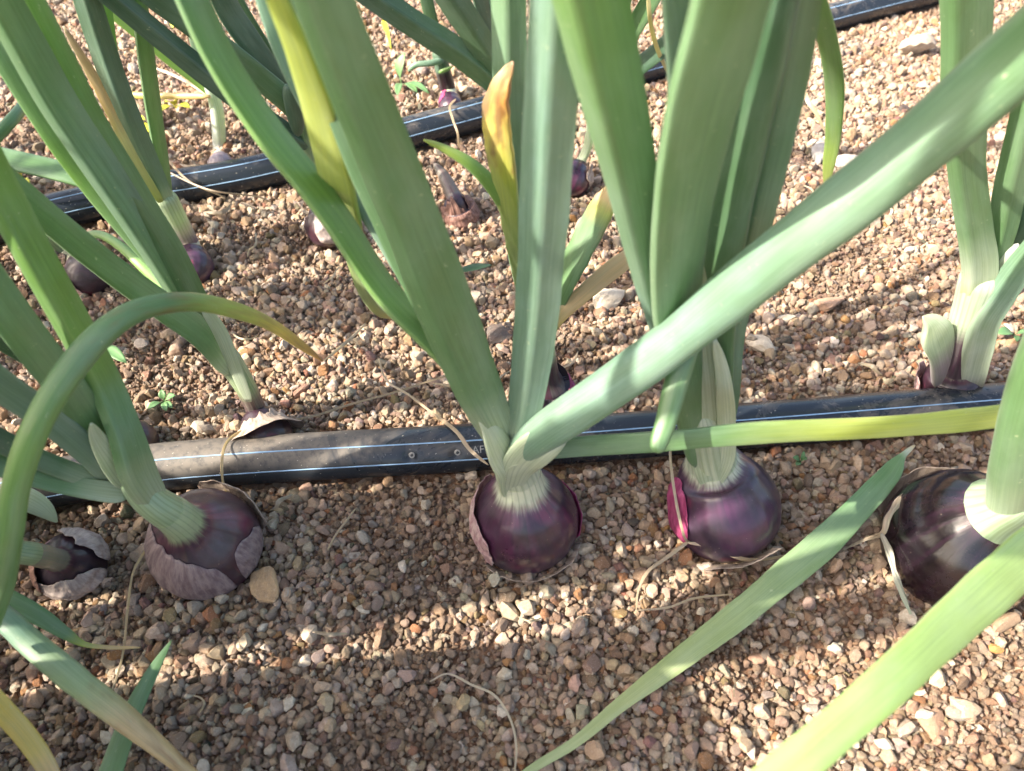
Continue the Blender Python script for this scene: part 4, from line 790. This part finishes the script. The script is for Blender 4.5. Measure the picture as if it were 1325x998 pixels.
# ================================================================== STONES
def rock(seed, sub=3, flat=0.8, soft=10.0):
    rg = np.random.default_rng(seed); import bmesh
    bm = bmesh.new(); bmesh.ops.create_icosphere(bm, subdivisions=sub, radius=1.0)
    npl = int(rg.integers(9, 13)); nrm = rg.normal(size=(npl, 3)); nrm /= np.linalg.norm(nrm, axis=1)[:, None]; off = rg.uniform(0.62, 1.0, npl)
    for v in bm.verts:
        d = np.array(v.co); c = np.clip(nrm @ d, 1e-3, None); rr = off / c
        r = (np.sum(rr ** -soft)) ** (-1 / soft); r = min(r, 1.3)
        r *= 1 + 0.08 * noise.noise(Vector(d * 2.2) + Vector((seed * 3.1, 0, 0))) + 0.09 * noise.noise(Vector(d * 4.5) + Vector((0, seed, 0)))
        v.co = Vector(d * r)
    sc = np.array((rg.uniform(0.95, 1.40), rg.uniform(0.8, 1.0), rg.uniform(0.62, 0.9)))
    for v in bm.verts: v.co = Vector(np.array(v.co) * sc)
    me = bpy.data.meshes.new('pebble'); bm.to_mesh(me); bm.free(); me.polygons.foreach_set('use_smooth', [True] * len(me.polygons)); me.set_sharp_from_angle(angle=R(24)); return me
NK = 22
grav_src = bpy.data.collections.new('pebble_shapes')
for k in range(NK):
    me = rock(k + 1, 3, soft=30 + (k % 4) * 30); me.materials.append(M_GRAV); o = bpy.data.objects.new('pebble_shape', me); grav_src.objects.link(o)
PEB = []
for k in range(NK):
    me = rock(k + 1, 2, soft=30 + (k % 4) * 30); me.materials.append(M_PEB); PEB.append(me)

PAL = np.array([(0.38, 0.30, 0.24), (0.32, 0.245, 0.19), (0.44, 0.37, 0.305), (0.40, 0.355, 0.31), (0.31, 0.275, 0.245), (0.25, 0.17, 0.115), (0.27, 0.135, 0.065), (0.175, 0.12, 0.088), (0.58, 0.54, 0.48), (0.08, 0.075, 0.07), (0.40, 0.30, 0.225)])
PW = np.array([5, 5, 3.6, 3.8, 3.0, 3.2, 1.3, 3.2, 1.4, 0.35, 3.2]); PW = PW / PW.sum()

def hexgrid(sp, x0, x1, y0, y1, jit):
    ys = np.arange(y0, y1, sp * 0.866); out = []
    for j, y in enumerate(ys):
        xs = np.arange(x0 + (j % 2) * sp / 2, x1, sp); out.append(np.stack([xs, np.full(len(xs), y)], 1))
    A = np.vstack(out); A += RNG.uniform(-jit, jit, A.shape) * sp; return A
def inview(A, mx=0.06):       # the wedge the camera sees, with a margin on each side
    y = A[:, 1]; halfw = (662.5 / F) * (y * CP + H * SP) + mx
    return A[(np.abs(A[:, 0]) < halfw) & (y > 0.02) & (y < 0.95)]
AV = np.array(AVOID)
def free(A, r):
    ok = np.ones(len(A), bool)
    cell = {}
    for i, (x, y, rr) in enumerate(AV): pass
    for k in range(0, len(AV), 64):
        B = AV[k:k + 64]; lo = B[:, :2].min(0) - 0.06; hi = B[:, :2].max(0) + 0.06
        idx = np.where((A[:, 0] > lo[0]) & (A[:, 0] < hi[0]) & (A[:, 1] > lo[1]) & (A[:, 1] < hi[1]))[0]
        if len(idx) == 0: continue
        dd = np.hypot(A[idx, 0][:, None] - B[None, :, 0], A[idx, 1][:, None] - B[None, :, 1]) - B[None, :, 2]
        ok[idx[(dd < (r[idx] * 0.3)[:, None]).any(1)]] = False
    return ok
GZ = lambda A: np.array([gz(x, y) for x, y in A])

sets = []
# grains: (spacing, mean radius, spread, z lift in radii)
for sp, r0, sg, lift, jit in ((0.0034, 0.00180, 0.25, -0.2, 0.45), (0.0043, 0.00200, 0.33, 0.5, 0.5), (0.0160, 0.0031, 0.22, 0.55, 0.5), (0.0036, 0.00085, 0.3, 0.9, 0.5)):
    A = inview(hexgrid(sp, -0.95, 0.95, 0.02, 0.95, jit)); r = np.clip(r0 * np.exp(RNG.normal(0, sg, len(A))), 0.0004, 0.0046)
    ok = free(A, r); A, r = A[ok], r[ok]
    # patches of finer and coarser gravel
    pn = np.array([noise.noise((x * 22, y * 22, 9.0)) for x, y in A])
    if lift > 0: keep = RNG.random(len(A)) < 0.78 + 0.5 * pn; A, r, pn = A[keep], r[keep], pn[keep]
    z = GZ(A) + r * lift + RNG.uniform(-0.0006, 0.0009, len(A)) - 0.0006
    sets.append(np.column_stack([A, z, r, np.full(len(A), float(r0 < 0.001))]))
allp = np.vstack(sets); n = len(allp); fines = allp[:, 4] > 0.5; allp = allp[:, :4].copy()
ci = RNG.choice(len(PAL), n, p=PW)
cn = np.array([noise.noise((x * 14, y * 14, 2.0)) for x, y in allp[:, :2]])[:, None]
colr = np.clip(PAL[ci] * (1 + RNG.normal(0, 0.13, (n, 1))) * np.array((1, 1, 1)) + RNG.normal(0, 0.012, (n, 3)) + cn * np.array((0.05, 0.035, 0.02)), 0.03, 0.8)
soily = np.clip((np.array([noise.noise((x * 11, y * 11, 21.0)) + 0.6 * noise.noise((x * 40, y * 40, 5.0)) for x, y in allp[:, :2]]) - 0.12) * 3.0, 0, 0.75)
hit = ((RNG.random(n) < soily) | (fines & (RNG.random(n) < 0.75)))[:, None]; colr = colr * np.array((1.06, 0.99, 0.88)); colr = np.where(hit, colr * 0.35 + np.array((0.20, 0.135, 0.092)) * 0.65 * RNG.uniform(0.7, 1.2, (n, 1)), colr); allp[:, 3] *= np.where(hit[:, 0] & ~fines, 0.72, 1.0)
rot = RNG.uniform(0, 2 * math.pi, (n, 3)); kind = RNG.integers(0, NK, n)
# the 300 that show largest become pebbles of their own
P = allp[:, :3]; b = (P[:, 1] * SP + (P[:, 2] - H) * CP); dep = (P[:, 1] * CP - (P[:, 2] - H) * SP); sxp = CXP + P[:, 0] / dep * F; syp = CYP - b / dep * F
seen = (sxp > 5) & (sxp < 1320) & (syp > 5) & (syp < 993); big = np.where(seen, allp[:, 3] / dep, 0); order = np.argsort(-big)[:290]
mask = np.ones(n, bool); mask[order] = False
for i in order:
    o = bpy.data.objects.new('pebble', PEB[kind[i]]); COL.objects.link(o); o.parent = GROUND
    o.location = allp[i, :3]; o.rotation_euler = rot[i]; o.scale = (allp[i, 3],) * 3; o.color = (*colr[i], 1)

G = allp[mask]; me = bpy.data.meshes.new('gravel'); me.from_pydata([tuple(p) for p in G[:, :3]], [], [])
def addattr(nm, typ, arr, key):
    at = me.attributes.new(nm, typ, 'POINT'); at.data.foreach_set(key, np.asarray(arr).ravel())
addattr('prot', 'FLOAT_VECTOR', rot[mask].astype(np.float32), 'vector')
addattr('prad', 'FLOAT', G[:, 3].astype(np.float32), 'value')
addattr('pkind', 'INT', kind[mask].astype(np.int32), 'value')
addattr('pcol', 'FLOAT_COLOR', np.hstack([colr[mask], np.ones((mask.sum(), 1))]).astype(np.float32), 'color')
gravel = bpy.data.objects.new('gravel', me); COL.objects.link(gravel); gravel.parent = GROUND; gravel['kind'] = 'stuff'
ng = bpy.data.node_groups.new('gravel', 'GeometryNodeTree'); ng.interface.new_socket('Geometry', in_out='INPUT', socket_type='NodeSocketGeometry'); ng.interface.new_socket('Geometry', in_out='OUTPUT', socket_type='NodeSocketGeometry')
gi = ng.nodes.new('NodeGroupInput'); go = ng.nodes.new('NodeGroupOutput'); ci_ = ng.nodes.new('GeometryNodeCollectionInfo'); ci_.inputs[0].default_value = grav_src
ci_.inputs['Separate Children'].default_value = True; ci_.inputs['Reset Children'].default_value = True
ip = ng.nodes.new('GeometryNodeInstanceOnPoints'); ip.inputs['Pick Instance'].default_value = True
def named(nm, typ):
    nd = ng.nodes.new('GeometryNodeInputNamedAttribute'); nd.data_type = typ; nd.inputs[0].default_value = nm; return nd.outputs[0]
e2r = ng.nodes.new('FunctionNodeEulerToRotation')
ng.links.new(named('prot', 'FLOAT_VECTOR'), e2r.inputs[0]); ng.links.new(e2r.outputs[0], ip.inputs['Rotation'])
ng.links.new(named('prad', 'FLOAT'), ip.inputs['Scale']); ng.links.new(named('pkind', 'INT'), ip.inputs['Instance Index'])
ng.links.new(gi.outputs[0], ip.inputs['Points']); ng.links.new(ci_.outputs[0], ip.inputs['Instance']); ng.links.new(ip.outputs[0], go.inputs[0])
md = gravel.modifiers.new('gravel', 'NODES'); md.node_group = ng
print('pebbles', n)

def stone(px, py, wpx, col, label, sc=(1, 0.8, 0.7), rz=0.0, seed=50, lift=0.5):
    p, m = W(px, py, z=0.4); r = wpx * m / 2; me = rock(seed, 3, soft=6); me.materials.append(M_PEB)
    o = bpy.data.objects.new('stone', me); COL.objects.link(o); o.location = (p[0], p[1], gz(p[0], p[1]) + r * lift * sc[2]); o.scale = (r * sc[0], r * sc[1], r * sc[2]); o.rotation_euler = (0.2, 0.1, rz)
    o.color = (*col, 1); tag(o, label, 'stone')
stone(343, 757, 38, (0.50, 0.33, 0.18), 'tan tapering stone right of the grey-skinned left bulb', (0.85, 1.15, 0.9), 0.2, 51)
stone(784, 389, 46, (0.66, 0.58, 0.46), 'big cream angular stone beyond the pipe in the centre', (1.0, 0.9, 0.8), 0.4, 52)
stone(1181, 63, 34, (0.50, 0.42, 0.33), 'round pale stone lying alone near the top right', (1, 0.95, 1.0), 0.0, 53, 0.7)
stone(1071, 393, 40, (0.48, 0.30, 0.20), 'flat oval reddish tan stone on the sunlit gravel at right', (1.05, 0.6, 0.6), 0.35, 54)
stone(986, 441, 34, (0.66, 0.56, 0.42), 'cream pebble between the right middle neck and the oval stone', (1, 0.75, 0.7), -0.4, 55)
stone(1020, 410, 24, (0.58, 0.52, 0.42), 'small pale yellow pebble above the cream one', (1, 0.7, 0.7), 0, 56)
stone(1062, 198, 34, (0.34, 0.34, 0.33), 'grey stone beside the thin hanging leaf at upper right', (0.6, 1.1, 0.7), -0.3, 57)
stone(1096, 209, 34, (0.58, 0.52, 0.46), 'whitish stone right of the thin hanging leaf', (1, 0.6, 0.6), 0.3, 58)
stone(155, 917, 44, (0.52, 0.42, 0.32), 'pale lump of stone behind the green blade at bottom left', (1, 0.7, 0.6), 0.2, 59)
stone(645, 425, 40, (0.075, 0.068, 0.065), 'charred black clod between the tall leaves of the middle onion', (1.1, 0.8, 0.5), 0.5, 60)
stone(1302, 804, 34, (0.42, 0.29, 0.18), 'brown rounded stone under the yellow green leaf at lower right', (1, 0.8, 0.8), 0.3, 61)
stone(1206, 937, 36, (0.36, 0.22, 0.14), 'lumpy brown clod at the lower right', (0.9, 1.1, 0.7), 0.3, 62)
stone(1250, 916, 42, (0.56, 0.42, 0.28), 'sunlit tan lump at the lower right beyond the leaf', (1, 0.6, 0.6), -0.1, 63)
stone(1287, 838, 17, (0.55, 0.27, 0.08), 'small bright orange pebble at lower right', (0.9, 1, 0.9), 0, 64)
